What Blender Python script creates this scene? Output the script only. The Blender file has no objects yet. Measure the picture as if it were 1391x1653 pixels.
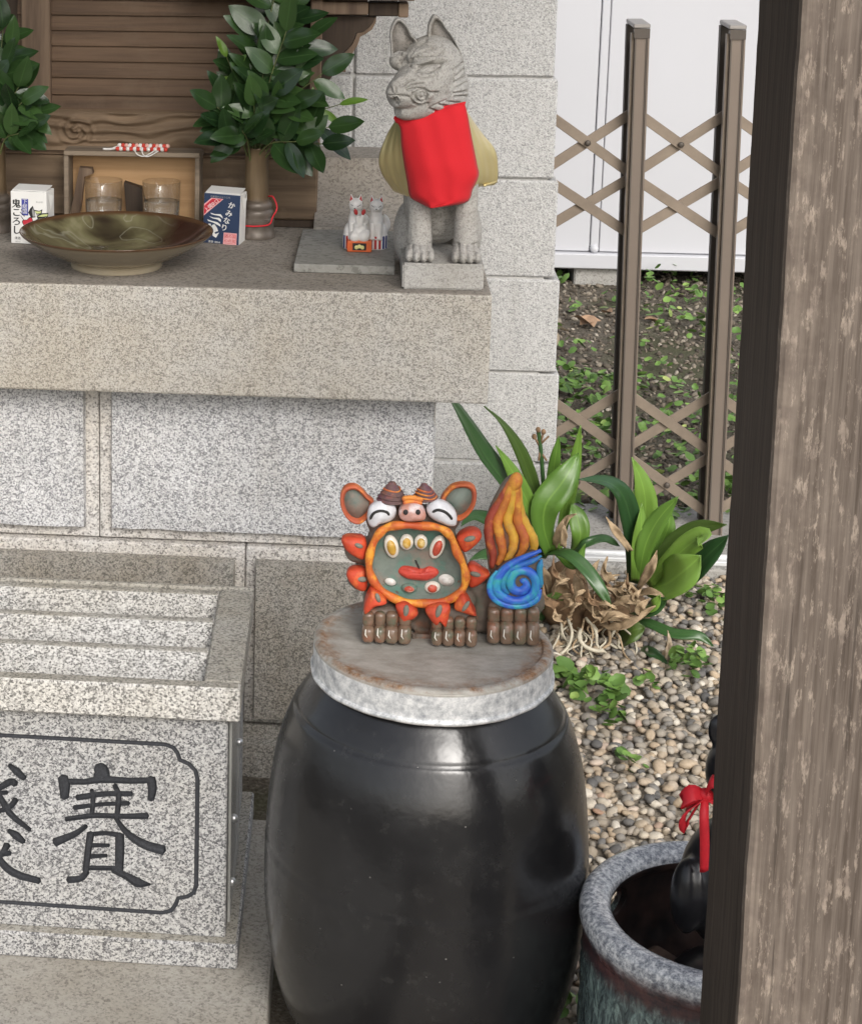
import bpy, bmesh, math, random
import numpy as np
from mathutils import Vector, Matrix, Quaternion
from mathutils import noise as mnoise

S = bpy.context.scene
COL = S.collection
R = math.radians

# ------------------------------------------------------------------ camera
CAM_H = 1.6
FPX, PPX, PPY = 3122.5, 241.2, 386.4          # focal length and principal point, photo pixels
PITCH, YAW, ROLL = R(12.171), R(-5.973), R(-0.123)
_f = np.array([math.sin(YAW)*math.cos(PITCH), math.cos(YAW)*math.cos(PITCH), -math.sin(PITCH)])
_r = np.array([math.cos(YAW), -math.sin(YAW), 0.0])
_d = np.cross(_f, _r)
_c, _s = math.cos(ROLL), math.sin(ROLL)
RIGHT, DOWN, FWD = _c*_r + _s*_d, -_s*_r + _c*_d, _f
cam_data = bpy.data.cameras.new('camera')
cam = bpy.data.objects.new('camera', cam_data)
COL.objects.link(cam)
m = Matrix.Identity(4)
for i in range(3):
    m[i][0], m[i][1], m[i][2] = RIGHT[i], -DOWN[i], -FWD[i]
m[2][3] = CAM_H
cam.matrix_world = m
cam_data.sensor_fit = 'HORIZONTAL'
cam_data.sensor_width = 36.0
cam_data.lens = FPX/1391*36.0
cam_data.shift_x = (695.5-PPX)/1391
cam_data.shift_y = -(826.5-PPY)/1391
cam_data.clip_start = 0.05
cam_data.clip_end = 2000
S.camera = cam

# ------------------------------------------------------------------ sky, sun, exposure (soft overcast day)
SUN_EL, SUN_AZ = R(36), R(160)                # azimuth clockwise from +Y; light comes from behind the camera, from the right
w = bpy.data.worlds.new('World'); S.world = w; w.use_nodes = True
nt = w.node_tree; nt.nodes.clear()
sky = nt.nodes.new('ShaderNodeTexSky'); sky.sky_type = 'NISHITA'; sky.sun_disc = False
sky.sun_elevation = SUN_EL; sky.sun_rotation = SUN_AZ
sky.air_density = 1.0; sky.dust_density = 4.0; sky.ozone_density = 1.0
bg = nt.nodes.new('ShaderNodeBackground'); bg.inputs[1].default_value = 0.15
hs = nt.nodes.new('ShaderNodeHueSaturation'); hs.inputs['Saturation'].default_value = 0.4
nt.links.new(sky.outputs[0], hs.inputs['Color']); nt.links.new(hs.outputs[0], bg.inputs[0])
ow = nt.nodes.new('ShaderNodeOutputWorld'); nt.links.new(bg.outputs[0], ow.inputs[0])
sd = bpy.data.lights.new('sun', 'SUN'); sd.energy = 0.75; sd.angle = R(20); sd.color = (1.0, 0.975, 0.94)
so = bpy.data.objects.new('sun', sd); COL.objects.link(so)
sdir = Vector((math.sin(SUN_AZ)*math.cos(SUN_EL), math.cos(SUN_AZ)*math.cos(SUN_EL), math.sin(SUN_EL)))
so.rotation_euler = sdir.to_track_quat('Z', 'Y').to_euler(); so.location = (2, -3, 6)
S.view_settings.view_transform = 'Standard'; S.view_settings.look = 'None'
S.view_settings.exposure = 0.52; S.view_settings.gamma = 1.0
S.view_settings.use_curve_mapping = False
S.cycles.transparent_max_bounces = 32; S.cycles.max_bounces = 14

# ------------------------------------------------------------------ surveying: photo pixel + known depth (or height) -> metres
def ray(u, v): return ((u-PPX)/FPX)*RIGHT + ((v-PPY)/FPX)*DOWN + FWD
def at(u, v, Y):
    d = ray(u, v); t = Y/d[1]
    return Vector((d[0]*t, Y, CAM_H+d[2]*t))
def on(u, v, Z=0.0):
    d = ray(u, v); t = (Z-CAM_H)/d[2]
    return Vector((d[0]*t, d[1]*t, Z))
def pix(P):                                     # world (n,3) -> photo pixels
    q = np.asarray(P, float) - np.array([0, 0, CAM_H])
    z = q@FWD
    return np.stack([PPX+FPX*(q@RIGHT)/z, PPY+FPX*(q@DOWN)/z], -1)

# ------------------------------------------------------------------ materials
MATS = {}
class NT:
    def __init__(s, name):
        s.m = bpy.data.materials.new(name); s.m.use_nodes = True
        s.t = s.m.node_tree; s.b = s.t.nodes['Principled BSDF']
        s.tc = s.t.nodes.new('ShaderNodeTexCoord'); s.vec = s.tc.outputs['Object']
        MATS[name] = s.m
    def n(s, typ, **kw):
        nd = s.t.nodes.new('ShaderNode'+typ)
        for k, v in kw.items(): setattr(nd, k, v)
        return nd
    def l(s, a, b): s.t.links.new(a, b)
    def map(s, scale=(1,1,1), loc=(0,0,0), rot=(0,0,0), vec=None):
        nd = s.n('Mapping'); nd.inputs['Scale'].default_value = scale; nd.inputs['Location'].default_value = loc
        nd.inputs['Rotation'].default_value = rot
        s.l(vec or s.vec, nd.inputs['Vector']); return nd.outputs[0]
    def noise(s, scale, detail=3, rough=.55, vec=None, dist=0.0):
        nd = s.n('TexNoise'); nd.inputs['Scale'].default_value = scale; nd.inputs['Detail'].default_value = detail
        nd.inputs['Roughness'].default_value = rough; nd.inputs['Distortion'].default_value = dist
        s.l(vec or s.vec, nd.inputs['Vector']); return nd.outputs['Fac']
    def voro(s, scale, vec=None, out='Color', feature='F1', rnd=1.0):
        nd = s.n('TexVoronoi', feature=feature); nd.inputs['Scale'].default_value = scale
        nd.inputs['Randomness'].default_value = rnd
        s.l(vec or s.vec, nd.inputs['Vector']); return nd.outputs[out]
    def ramp(s, fac, stops, interp='LINEAR'):
        nd = s.n('ValToRGB'); cr = nd.color_ramp; cr.interpolation = interp
        while len(cr.elements) < len(stops): cr.elements.new(0.5)
        for e, (p, c) in zip(cr.elements, stops):
            e.position = p; e.color = (*c, 1) if len(c) == 3 else c
        s.l(fac, nd.inputs[0]); return nd.outputs[0]
    def ramp1(s, fac, a, b): return s.ramp(fac, [(a, (0,0,0)), (b, (1,1,1))])
    def mix(s, fac, a, b, mode='MIX'):
        nd = s.n('Mix', data_type='RGBA', blend_type=mode)
        for sock, v in ((nd.inputs['Factor'], fac), (nd.inputs[6], a), (nd.inputs[7], b)):
            if isinstance(v, (int, float)): sock.default_value = v
            elif isinstance(v, tuple): sock.default_value = (*v, 1)
            else: s.l(v, sock)
        return nd.outputs[2]
    def math(s, op, a, b=None):
        nd = s.n('Math', operation=op)
        for sock, v in ((nd.inputs[0], a), (nd.inputs[1], b)):
            if v is None: continue
            if isinstance(v, (int, float)): sock.default_value = v
            else: s.l(v, sock)
        return nd.outputs[0]
    def bump(s, h, strength=.3, dist=.002):
        nd = s.n('Bump'); nd.inputs['Strength'].default_value = strength; nd.inputs['Distance'].default_value = dist
        s.l(h, nd.inputs['Height']); s.l(nd.outputs[0], s.b.inputs['Normal'])
    def col(s, c):
        if isinstance(c, tuple): s.b.inputs['Base Color'].default_value = (*c, 1)
        else: s.l(c, s.b.inputs['Base Color'])
    def set(s, rough=None, metal=None, spec=None, coat=None, coat_rough=None, sheen=None):
        i = s.b.inputs
        if rough is not None:
            if isinstance(rough, (int, float)): i['Roughness'].default_value = rough
            else: s.l(rough, i['Roughness'])
        if metal is not None: i['Metallic'].default_value = metal
        if spec is not None: i['Specular IOR Level'].default_value = spec
        if coat is not None: i['Coat Weight'].default_value = coat
        if coat_rough is not None: i['Coat Roughness'].default_value = coat_rough
        return s.m

def granite(name, light, mid, dark, scale=240, stain=None, stain_amt=.5, bump=.5, darkfrac=.2, rough=.8):
    """crystals of three minerals: dark, grey and pale grains, with dust and stains over them"""
    t = NT(name)
    d1 = t.n('TexNoise'); d1.inputs['Scale'].default_value = scale*.8; d1.inputs['Detail'].default_value = 2; t.l(t.vec, d1.inputs['Vector'])
    dv = t.n('VectorMath', operation='MULTIPLY_ADD'); t.l(d1.outputs['Color'], dv.inputs[0]); dv.inputs[1].default_value = (1.1/scale,)*3; t.l(t.vec, dv.inputs[2])
    def cells(sc, off):
        sep = t.n('SeparateColor'); t.l(t.voro(sc, vec=t.map((1,1,1), (off, off*.7, off*.3), vec=dv.outputs[0]), out='Color'), sep.inputs[0]); return sep.outputs[0]
    f = t.math('ADD', t.math('MULTIPLY', cells(scale, 0), .5), t.math('MULTIPLY', cells(scale*1.9, 3.1), .28))
    f = t.math('ADD', f, t.math('MULTIPLY', t.noise(scale*.22, 3, .6), .35))
    hi = tuple((a_+b_)/2 for a_, b_ in zip(mid, light))
    q0 = .30+darkfrac*.62
    c = t.ramp(f, [(q0-.05, dark), (q0+.03, tuple((a_+b_)/2 for a_, b_ in zip(dark, mid))), (q0+.12, mid), (q0+.24, hi), (q0+.40, light)])
    if stain:
        big = t.noise(5.5, 5, .65)
        c = t.mix(t.math('MULTIPLY', t.ramp1(big, .35, .65), stain_amt), c, t.mix(1.0, c, stain, 'MULTIPLY'))
    c = t.mix(t.math('MULTIPLY', t.noise(2.2, 4), .35), c, t.mix(1.0, c, (.76, .76, .76), 'MULTIPLY'))
    run = t.ramp1(t.noise(1.0, 5, .6, vec=t.map((26, 26, 2.6))), .54, .74)          # rain marks
    c = t.mix(t.math('MULTIPLY', run, .35), c, t.mix(1.0, c, (.70, .68, .64), 'MULTIPLY'))
    t.col(c)
    t.bump(t.math('ADD', t.math('MULTIPLY', d1.outputs['Fac'], .6), t.noise(scale*.25, 4)), bump, .0025)
    return t.set(rough=rough, spec=.3)
def plain(name, c, rough=.6, metal=0, spec=.4, var=.15, vs=40, bump=0, coat=0, bs=200):
    t = NT(name)
    n = t.noise(vs, 4, .6)
    t.col(t.mix(t.ramp1(n, .3, .7), tuple(x*(1-var) for x in c), tuple(min(1, x*(1+var)) for x in c)))
    if bump: t.bump(t.noise(bs, 3), bump, .001)
    return t.set(rough=rough, metal=metal, spec=spec, coat=coat)
def wood(name, a, b, axis=0, scale=1.0, rough=.7, wear=None):
    t = NT(name)
    sc = [60*scale]*3; sc[axis] = 3.0*scale
    g = t.noise(1.0, 5, .65, vec=t.map(tuple(sc)), dist=.6)
    sc2 = [14*scale]*3; sc2[axis] = 1.0*scale
    g2 = t.noise(1.0, 4, .6, vec=t.map(tuple(sc2)), dist=1.2)
    f = t.math('ADD', t.math('MULTIPLY', g, .55), t.math('MULTIPLY', g2, .5))
    c = t.ramp(f, [(.36, a), (.66, b)])
    if wear:
        c = t.mix(t.math('MULTIPLY', t.ramp1(t.noise(9, 5, .7), .52, .7), .6), c, wear)
    t.col(c); t.bump(g, .35, .0015)
    return t.set(rough=rough, spec=.3)

# ------------------------------------------------------------------ objects
def raw(name, mesh, mat=None, parent=None, smooth=False):
    o = bpy.data.objects.new(name, mesh); COL.objects.link(o)
    if mat is not None:
        for mm in (mat if isinstance(mat, (list, tuple)) else [mat]):
            mesh.materials.append(MATS[mm] if isinstance(mm, str) else mm)
    if parent is not None:
        o.parent = parent; o.matrix_parent_inverse = parent.matrix_world.inverted() if parent.type == 'EMPTY' else Matrix.Identity(4)
    if smooth: mesh.polygons.foreach_set('use_smooth', [True]*len(mesh.polygons))
    return o
def tag(o, label=None, cat=None, group=None, kind=None):
    if label: o['label'] = label
    if cat: o['category'] = cat
    if group: o['group'] = group
    if kind: o['kind'] = kind
    return o
def thing(name, loc, label, cat, group=None):
    o = bpy.data.objects.new(name, None); COL.objects.link(o); o.empty_display_size = .05
    o.matrix_world = Matrix.Translation(Vector(loc))
    return tag(o, label, cat, group)
def obj(name, bm, mat=None, parent=None, smooth=False):
    me = bpy.data.meshes.new(name); bmesh.ops.recalc_face_normals(bm, faces=bm.faces); bm.to_mesh(me); bm.free()
    return raw(name, me, mat, parent, smooth)
def sharp(o, ang=35):
    me = o.data; me.polygons.foreach_set('use_smooth', [True]*len(me.polygons)); me.set_sharp_from_angle(angle=R(ang)); return o

# ------------------------------------------------------------------ shapes
def box(bm, x0, x1, y0, y1, z0, z1, bev=0, seg=1):
    r = bmesh.ops.create_cube(bm, size=1); vs = r['verts']
    for v in vs:
        v.co = Vector((x0+(v.co.x+.5)*(x1-x0), y0+(v.co.y+.5)*(y1-y0), z0+(v.co.z+.5)*(z1-z0)))
    if bev:
        es = list({e for v in vs for e in v.link_edges})
        bmesh.ops.bevel(bm, geom=es, offset=bev, segments=seg, affect='EDGES', profile=.5)
def mkbox(name, x0, x1, y0, y1, z0, z1, mat, parent=None, bev=.002, seg=1):
    bm = bmesh.new(); box(bm, x0, x1, y0, y1, z0, z1, bev, seg); return obj(name, bm, mat, parent)
def lathe(bm, prof, cen=(0,0,0), seg=64, cap0=True, cap1=True, wob=None, sx=1, sy=1):
    rings = []
    for k, (r, z) in enumerate(prof):
        ring = []
        for i in range(seg):
            a = 2*math.pi*i/seg; rr = r*(1+(wob(a, z) if wob else 0))
            ring.append(bm.verts.new((cen[0]+rr*math.cos(a)*sx, cen[1]+rr*math.sin(a)*sy, cen[2]+z)))
        rings.append(ring)
    for a, b in zip(rings, rings[1:]):
        for i in range(seg): bm.faces.new((a[i], a[(i+1) % seg], b[(i+1) % seg], b[i]))
    if cap0: bm.faces.new(rings[0][::-1])
    if cap1: bm.faces.new(rings[-1])
    return rings
def spline(pts, n):
    P = [Vector(p) for p in pts]
    if len(P) == 2: return [P[0].lerp(P[1], i/n) for i in range(n+1)]
    P = [P[0]*2-P[1]] + P + [P[-1]*2-P[-2]]
    out = []; m_ = len(P)-3
    for i in range(n+1):
        t = i/n*m_; k = min(int(t), m_-1); t -= k
        a, b, c, d = P[k:k+4]
        out.append(.5*((2*b)+(c-a)*t+(2*a-5*b+4*c-d)*t*t+(3*b-a-3*c+d)*t**3))
    return out
def tube(bm, pts, rad, seg=8, closed=False, caps=True, flat=1.0, up=Vector((0,0,1))):
    n = len(pts); rings = []
    rads = rad if isinstance(rad, (list, tuple)) else [rad]*n
    pts = [Vector(p) for p in pts]
    prev = None
    for i, p in enumerate(pts):
        if closed: t = pts[(i+1) % n]-pts[i-1]
        else: t = pts[min(i+1, n-1)]-pts[max(i-1, 0)]
        t.normalize()
        if prev is None:
            s_ = t.cross(up)
            if s_.length < 1e-4: s_ = t.cross(Vector((1,0,0)))
        else: s_ = prev-t*prev.dot(t)
        s_.normalize(); prev = s_; b_ = t.cross(s_)
        rings.append([bm.verts.new(p+(s_*math.cos(2*math.pi*k/seg)+b_*flat*math.sin(2*math.pi*k/seg))*rads[i]) for k in range(seg)])
    rng = range(n) if closed else range(n-1)
    for i in rng:
        a, b = rings[i], rings[(i+1) % n]
        for k in range(seg): bm.faces.new((a[k], a[(k+1) % seg], b[(k+1) % seg], b[k]))
    if caps and not closed: bm.faces.new(rings[0][::-1]); bm.faces.new(rings[-1])
def ell(bm, c, r, seg=24, rot=None, rings=16):
    M = Matrix.Translation(Vector(c))
    if rot is not None: M = M @ rot.to_4x4()
    M = M @ Matrix.Diagonal((*r, 1)) if len(r) == 3 else M
    bmesh.ops.create_uvsphere(bm, u_segments=seg, v_segments=rings, radius=1, matrix=M)
def prism(bm, front, off):
    """closed outline (3-D points) extruded by the vector off"""
    off = Vector(off); a = [bm.verts.new(Vector(p)) for p in front]; b = [bm.verts.new(Vector(p)+off) for p in front]
    n = len(a); f0 = bm.faces.new(a); f1 = bm.faces.new(b[::-1])
    for i in range(n): bm.faces.new((a[i], b[i], b[(i+1) % n], a[(i+1) % n]))
    return f0
def remesh(bm, voxel, smooth_it=3, name='tmp'):
    me = bpy.data.meshes.new(name); bmesh.ops.recalc_face_normals(bm, faces=bm.faces); bm.to_mesh(me); bm.free()
    o = bpy.data.objects.new(name, me); COL.objects.link(o)
    md = o.modifiers.new('r', 'REMESH'); md.mode = 'VOXEL'; md.voxel_size = voxel
    if smooth_it:
        sm = o.modifiers.new('s', 'SMOOTH'); sm.iterations = smooth_it; sm.factor = .5
    dg = bpy.context.evaluated_depsgraph_get()
    out = bpy.data.meshes.new_from_object(o.evaluated_get(dg))
    bpy.data.objects.remove(o); bpy.data.meshes.remove(me)
    return out
def coords(me):
    a = np.zeros(len(me.vertices)*3); me.vertices.foreach_get('co', a); a = a.reshape(-1, 3)
    n = np.zeros(len(me.vertices)*3); me.vertices.foreach_get('normal', n); return a, n.reshape(-1, 3)
def setco(me, a): me.vertices.foreach_set('co', a.ravel()); me.update()
def segdist(P, pl, closed=False):
    d = np.full(len(P), 1e9); pl = np.asarray(pl, float)
    idx = range(len(pl) if closed else len(pl)-1)
    for i in idx:
        a, b = pl[i], pl[(i+1) % len(pl)]; ab = b-a
        t = np.clip(((P-a)@ab)/max(ab@ab, 1e-12), 0, 1)
        d = np.minimum(d, np.linalg.norm(P-(a+t[:, None]*ab), axis=1))
    return d
def carve(me, lines, depth, width):
    """chisel grooves (traced polylines) into the side of a mesh that faces the approach"""
    co, no = coords(me); px = pix(co)
    view = co-np.array([0, 0, CAM_H]); view /= np.linalg.norm(view, axis=1)[:, None]
    face = (no*view).sum(1) < -.12
    sel = np.where(face)[0]; P = px[sel]; dep = np.zeros(len(sel))
    for ln in lines:
        pl = ln[0] if isinstance(ln, tuple) else ln; k = ln[1] if isinstance(ln, tuple) else 1.0
        wd = width*(ln[2] if isinstance(ln, tuple) and len(ln) > 2 else 1)
        dep = np.maximum(dep, k*np.exp(-(segdist(P, pl)/wd)**2*1.4)) if k > 0 else np.where(abs(k)*np.exp(-(segdist(P, pl)/wd)**2*1.4) > np.abs(dep), k*np.exp(-(segdist(P, pl)/wd)**2*1.4), dep)
    co[sel] -= no[sel]*dep[:, None]*depth
    setco(me, co)
def scl(pts, ox, oy, k): return [(ox+x/k, oy+y/k) for x, y in pts]      # enlarged-crop coordinates -> photo pixels
def attr_faces(me, name, vals):
    a = me.attributes.new(name, 'FLOAT', 'FACE'); a.data.foreach_set('value', np.asarray(vals, np.float32))
rng = random.Random(7)
# ================================================================== SETTING
granite('granite_white', (.74,.74,.74), (.57,.57,.575), (.24,.24,.25), 400, stain=(.86,.83,.78), stain_amt=.4, bump=1.0, darkfrac=.22)
granite('granite_margin', (.72,.70,.67), (.52,.50,.48), (.20,.19,.18), 330, stain=(.86,.8,.7), stain_amt=.7, bump=.4, darkfrac=.08)
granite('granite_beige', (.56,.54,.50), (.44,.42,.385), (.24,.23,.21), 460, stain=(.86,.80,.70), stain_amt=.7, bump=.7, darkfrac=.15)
granite('granite_lower', (.48,.46,.42), (.36,.345,.315), (.17,.165,.15), 400, stain=(.8,.74,.65), stain_amt=.8, bump=.8, darkfrac=.22)
granite('granite_block', (.60,.60,.59), (.49,.49,.485), (.30,.30,.30), 420, stain=(.9,.89,.87), stain_amt=.5, bump=.9, darkfrac=.1)
granite('granite_box', (.53,.53,.52), (.33,.33,.33), (.10,.10,.105), 400, stain=(.92,.88,.8), stain_amt=.4, bump=.15, darkfrac=.22, rough=.6)
granite('granite_dust', (.43,.41,.365), (.36,.34,.305), (.24,.225,.20), 260, stain=(.8,.76,.7), stain_amt=.6, bump=.25, darkfrac=.05)
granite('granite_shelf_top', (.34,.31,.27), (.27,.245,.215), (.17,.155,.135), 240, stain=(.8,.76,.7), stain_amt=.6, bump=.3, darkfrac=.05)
granite('concrete', (.45,.44,.42), (.38,.37,.35), (.25,.24,.23), 200, stain=(.75,.74,.7), stain_amt=.7, bump=.4, darkfrac=.03)
plain('joint', (.46,.455,.44), .9, var=.2, vs=30, bump=.4)
plain('joint_dark', (.10,.095,.09), .95, var=.2, vs=30, bump=.4)

def soil_material():
    t = NT('soil')
    n = t.noise(16, 6, .7); f = t.noise(120, 4, .7); g = t.noise(2.5, 4)
    c = t.ramp(f, [(.3, (.06,.052,.04)), (.5, (.13,.112,.088)), (.72, (.25,.225,.185))])
    c = t.mix(t.math('MULTIPLY', t.ramp1(g, .5, .62), .55), c, (.06,.075,.025))
    t.col(c); t.bump(t.math('ADD', n, f), .9, .01); t.set(rough=.95, spec=.2)
soil_material()
bm = bmesh.new()
bmesh.ops.create_grid(bm, x_segments=1, y_segments=1, size=400)
tag(obj('ground', bm, 'soil'), kind='structure')

# stone platform in front of the altar
bm = bmesh.new(); box(bm, -1.6, -.0795, 1.4, 2.80, -.02, .06, .006, 2)
tag(obj('platform', bm, 'granite_dust'), kind='structure')
# strip of concrete under the folding gate, with its rail
bm = bmesh.new(); box(bm, .47, 3.0, 4.03, 4.42, -.03, .03, .006, 2)
tag(obj('kerb', bm, 'concrete'), kind='structure')

# ---------------------------------------------------------------- altar: slab on a pedestal of dressed blocks
WALL_Y = 3.085
def rough_panel(name, x0, x1, z0, z1, y, raise_, mat, parent, ragged_right=False, seed=0, amp=.006):
    """quarry-faced panel standing proud of its block"""
    nx = max(4, int((x1-x0)/.012)); nz = max(4, int((z1-z0)/.012))
    bm = bmesh.new(); g = {}
    for i in range(nx+1):
        for j in range(nz+1):
            x = x0+(x1-x0)*i/nx; z = z0+(z1-z0)*j/nz
            e = min(i, nx-i, j, nz-j)
            h = raise_*(0 if e == 0 else 1)
            dx = dz = 0
            if e == 1:
                if i == 1: dx = -(x1-x0)/nx*.8
                if i == nx-1: dx = (x1-x0)/nx*.8
                if j == 1: dz = -(z1-z0)/nz*.8
                if j == nz-1: dz = (z1-z0)/nz*.8
            if e > 0:
                p = Vector((x*7+seed, z*7, seed*.37))
                h += amp*(mnoise.fractal(p, .8, 2.1, 5)) + amp*.5*mnoise.noise(p*4)
                h = max(h, raise_*.45)
            if ragged_right and i >= nx-1: dx += .006*mnoise.noise(Vector((z*40, seed, 1)))+.004*mnoise.noise(Vector((z*130, seed, 4)))
            g[i, j] = bm.verts.new((x+dx, y-h, z+dz))
    for i in range(nx):
        for j in range(nz): bm.faces.new((g[i,j], g[i+1,j], g[i+1,j+1], g[i,j+1]))
    o = obj(name, bm, mat, parent); return sharp(o, 50)

ped = thing('altar_pedestal', (-.2, 3.3, 0), 'grey granite block pedestal with raised quarry-faced panels under the altar slab', 'pedestal')
TOPZ, BOTZ = .873, .693
# upper course
xr = at(702, 700, WALL_Y).x
for k, (x0, x1) in enumerate([(-1.10, -.4077), (-.4063, xr)]):
    b = mkbox('stone_block', x0, x1, WALL_Y, 3.60, .411, BOTZ-.004, 'granite_margin', ped, .002)
    rough_panel('raised_face', x0+.02, x1-(.022 if k == 0 else .001), .431, BOTZ-.010, WALL_Y, .014, 'granite_white', b, ragged_right=(k == 1), seed=k*5.3)
# second course
LY = WALL_Y-.012
for k, (x0, x1) in enumerate([(-.95, -.1587), (-.1573, xr+.012)]):
    b = mkbox('stone_block', x0, x1, LY, 3.60, .089, .408, 'granite_margin' if k < 2 else 'granite_lower', ped, .003)
    rough_panel('raised_face', x0+.016, x1-.016, .105, .388, LY, .022, 'granite_lower', b, seed=11+k*3.1, amp=.003)
for k, (x0, x1) in enumerate([(-.9, -.36), (-.357, .2)]):
    b = mkbox('stone_block', x0, x1, LY-.004, 3.60, -.2, .086, 'granite_lower', ped, .003)
    rough_panel('raised_face', x0+.016, x1-.016, -.15, .062, LY-.004, .02, 'granite_lower', b, seed=21+k*3.1, amp=.003)

slab = thing('altar_slab', (-.3, 3.3, BOTZ), 'thick beige granite slab forming the altar shelf', 'altar')
def slab_mesh():
    bm = bmesh.new(); x0, x1, y0, y1 = -1.3, .229, 3.0, 3.72
    box(bm, x0, x1, y0, y1, BOTZ, TOPZ, .004, 2)
    return bm
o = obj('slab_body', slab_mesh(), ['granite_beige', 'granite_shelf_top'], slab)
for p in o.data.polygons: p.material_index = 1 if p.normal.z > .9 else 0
# roughen the front edge
# ---------------------------------------------------------------- back wall of granite blocks
BW = 3.90
wall = thing('stone_wall', (0, 4.0, 0), 'pale grey granite block wall behind the altar and fox statue', 'wall')
zs = [-.02, .098, .296, .492, .692, .897, 1.103, 1.31, 1.52, 1.73, 1.94, 2.15]
xe = lambda z: .4445-(z-.3)*.0465
for j, (z0, z1) in enumerate(zip(zs, zs[1:])):
    xj = at(571, 100, BW).x if j % 2 == 0 else at(571, 100, BW).x
    if z0 > .85: cuts = [-1.6, -1.2, -.80, -.40, xj, None]
    else: cuts = [-1.6, -1.15, -.70, -.25, .12 if j % 2 else .02, None]
    for a, b in zip(cuts, cuts[1:]):
        zc = (z0+z1)/2
        x1 = xe(zc)+rng.uniform(-.002, .002) if b is None else b-.0022
        dy = rng.uniform(-.003, .003)
        # rough-hewn face
        bm = bmesh.new(); box(bm, a+.0022, x1, BW+dy, BW+.16, z0+.002, z1-.002, .004, 1)
        mm = obj('stone_block', bm, 'granite_block', wall)
mkbox('mortar', -1.59, .40, BW+.006, BW+.15, -.02, 2.12, 'joint', wall, 0)

# ---------------------------------------------------------------- white prefab building beyond the gate
plain('white_panel', (.52,.525,.55), .45, var=.025, vs=1.3, spec=.4)
plain('void_shade', (.03,.03,.032), .9)  # near-black colour stands in for the shade under the building
BY = 6.80
bld = thing('white_building', (1.5, 8, 0), 'white prefabricated building standing on concrete piers beyond the gate', 'building')
tz = lambda u: 0
xs = [-1.2, -.25, at(955, 100, BY).x+.0, at(1320, 100, BY).x, 2.6, 3.5]
wallw = [(-1.2, -.17), (-.168, at(961, 200, BY).x), (at(961, 200, BY).x+.034, 1.93), (1.964, 3.5)]
for x0, x1 in wallw: mkbox('wall_panel', x0, x1, BY, BY+.04, .121, 2.9, 'white_panel', bld, .003)
for x in (at(961, 200, BY).x, 1.93):
    mkbox('joint_strip', x+.003, x+.031, BY-.004, BY+.03, .135, 2.9, 'white_panel', bld, .003)
    bm = bmesh.new(); bmesh.ops.create_uvsphere(bm, u_segments=10, v_segments=6, radius=.016, matrix=Matrix.Translation((x+.017, BY-.003, .132)))
    obj('strip_end', bm, 'white_panel', bld, True)
mkbox('base_rail', -1.2, 3.5, BY-.03, BY+.05, .064, .118, 'white_panel', bld, .004)
mkbox('floor_deck', -1.2, 3.5, BY+.055, 9.3, .07, .118, 'void_shade', bld, 0)
for nm, x0, x1, y0, y1 in (('side_wall', -1.24, -1.2, BY, 9.3), ('side_wall', 3.5, 3.54, BY, 9.3), ('rear_wall', -1.2, 3.5, 9.26, 9.3)):
    mkbox(nm, x0, x1, y0, y1, .0, 2.9, 'white_panel', bld, 0)
mkbox('roof', -1.3, 3.6, BY-.15, 9.4, 2.9, 2.98, 'white_panel', bld, .01)
for x0, x1 in ((at(926, 445, BY).x, at(1003, 445, BY).x), (2.2, 2.4)):
    mkbox('pier', x0, x1, BY+.0, BY+.2, -.05, .062, 'concrete', bld, .006)
mkbox('void_shade_sheet', -1.2, 3.5, 7.6, 7.64, -.02, .07, 'void_shade', bld, 0)  # dark sheet added so the gap under the floor stays black

# ---------------------------------------------------------------- folding gate
plain('bronze_light', (.215,.176,.145), .42, metal=.35, var=.05, vs=8)
plain('bronze_bar', (.27,.22,.172), .45, metal=.35, var=.12, vs=30)
plain('bronze_dark', (.10,.085,.072), .5, metal=.3, var=.08, vs=10)
plain('bronze_cap', (.34,.32,.30), .4, metal=.5, var=.08, vs=30)
plain('steel', (.62,.63,.64), .35, metal=.8, var=.08, vs=30)
plain('rail_white', (.72,.73,.73), .4, metal=.3, var=.06, vs=30)
GY = 4.25
gate = thing('folding_gate', (.8, GY, 0), 'bronze aluminium folding lattice gate beside the stone wall', 'gate')
LEAN = .019
def gx(i, z): return .616+.2005*i - LEAN*(z-.6) + .012
def gpost(i):
    base = gx(i, 0); 
    def sb(name, dx0, dx1, y0, y1, z0, z1, mat, par, bev=.0015):
        bm = bmesh.new(); box(bm, dx0, dx1, y0, y1, z0, z1, bev)
        for v in bm.verts: v.co.x += gx(i, v.co.z)
        return obj(name, bm, mat, par)
    p = sb('gate_post', -.014, .016, GY-.012, GY+.016, .012, 1.168, 'bronze_light', gate)
    # raised ribs on the face
    sb('rib', -.0145, -.0115, GY-.015, GY-.0125, .014, 1.150, 'bronze_dark', p, 0)
    sb('rib', .0095, .0115, GY-.0145, GY-.0125, .014, 1.150, 'bronze_dark', p, 0)
    sb('rib', .013, .0165, GY-.015, GY-.0125, .014, 1.150, 'bronze_light', p, 0)
    sb('flange', -.0205, -.0145, GY-.004, GY+.014, .012, 1.160, 'bronze_bar', p, 0)
    q = sb('rear_channel', -.020, .010, GY+.075, GY+.10, .012, 1.170, 'bronze_dark', gate)
    sb('web', -.004, .003, GY+.017, GY+.0745, .012, 1.14, 'bronze_dark', gate, 0)
    sb('post_cap', -.0185, .0175, GY-.0155, GY+.101, 1.171, 1.181, 'bronze_cap', gate, .002)
    sb('cap_skirt', -.0165, .0168, GY-.0165, GY-.0125, 1.150, 1.1705, 'bronze_dark', gate, 0)
for i in range(-1, 3): gpost(i)
ZU = [at(1040, v, GY).z for v in (182, 289, 386)]
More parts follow.
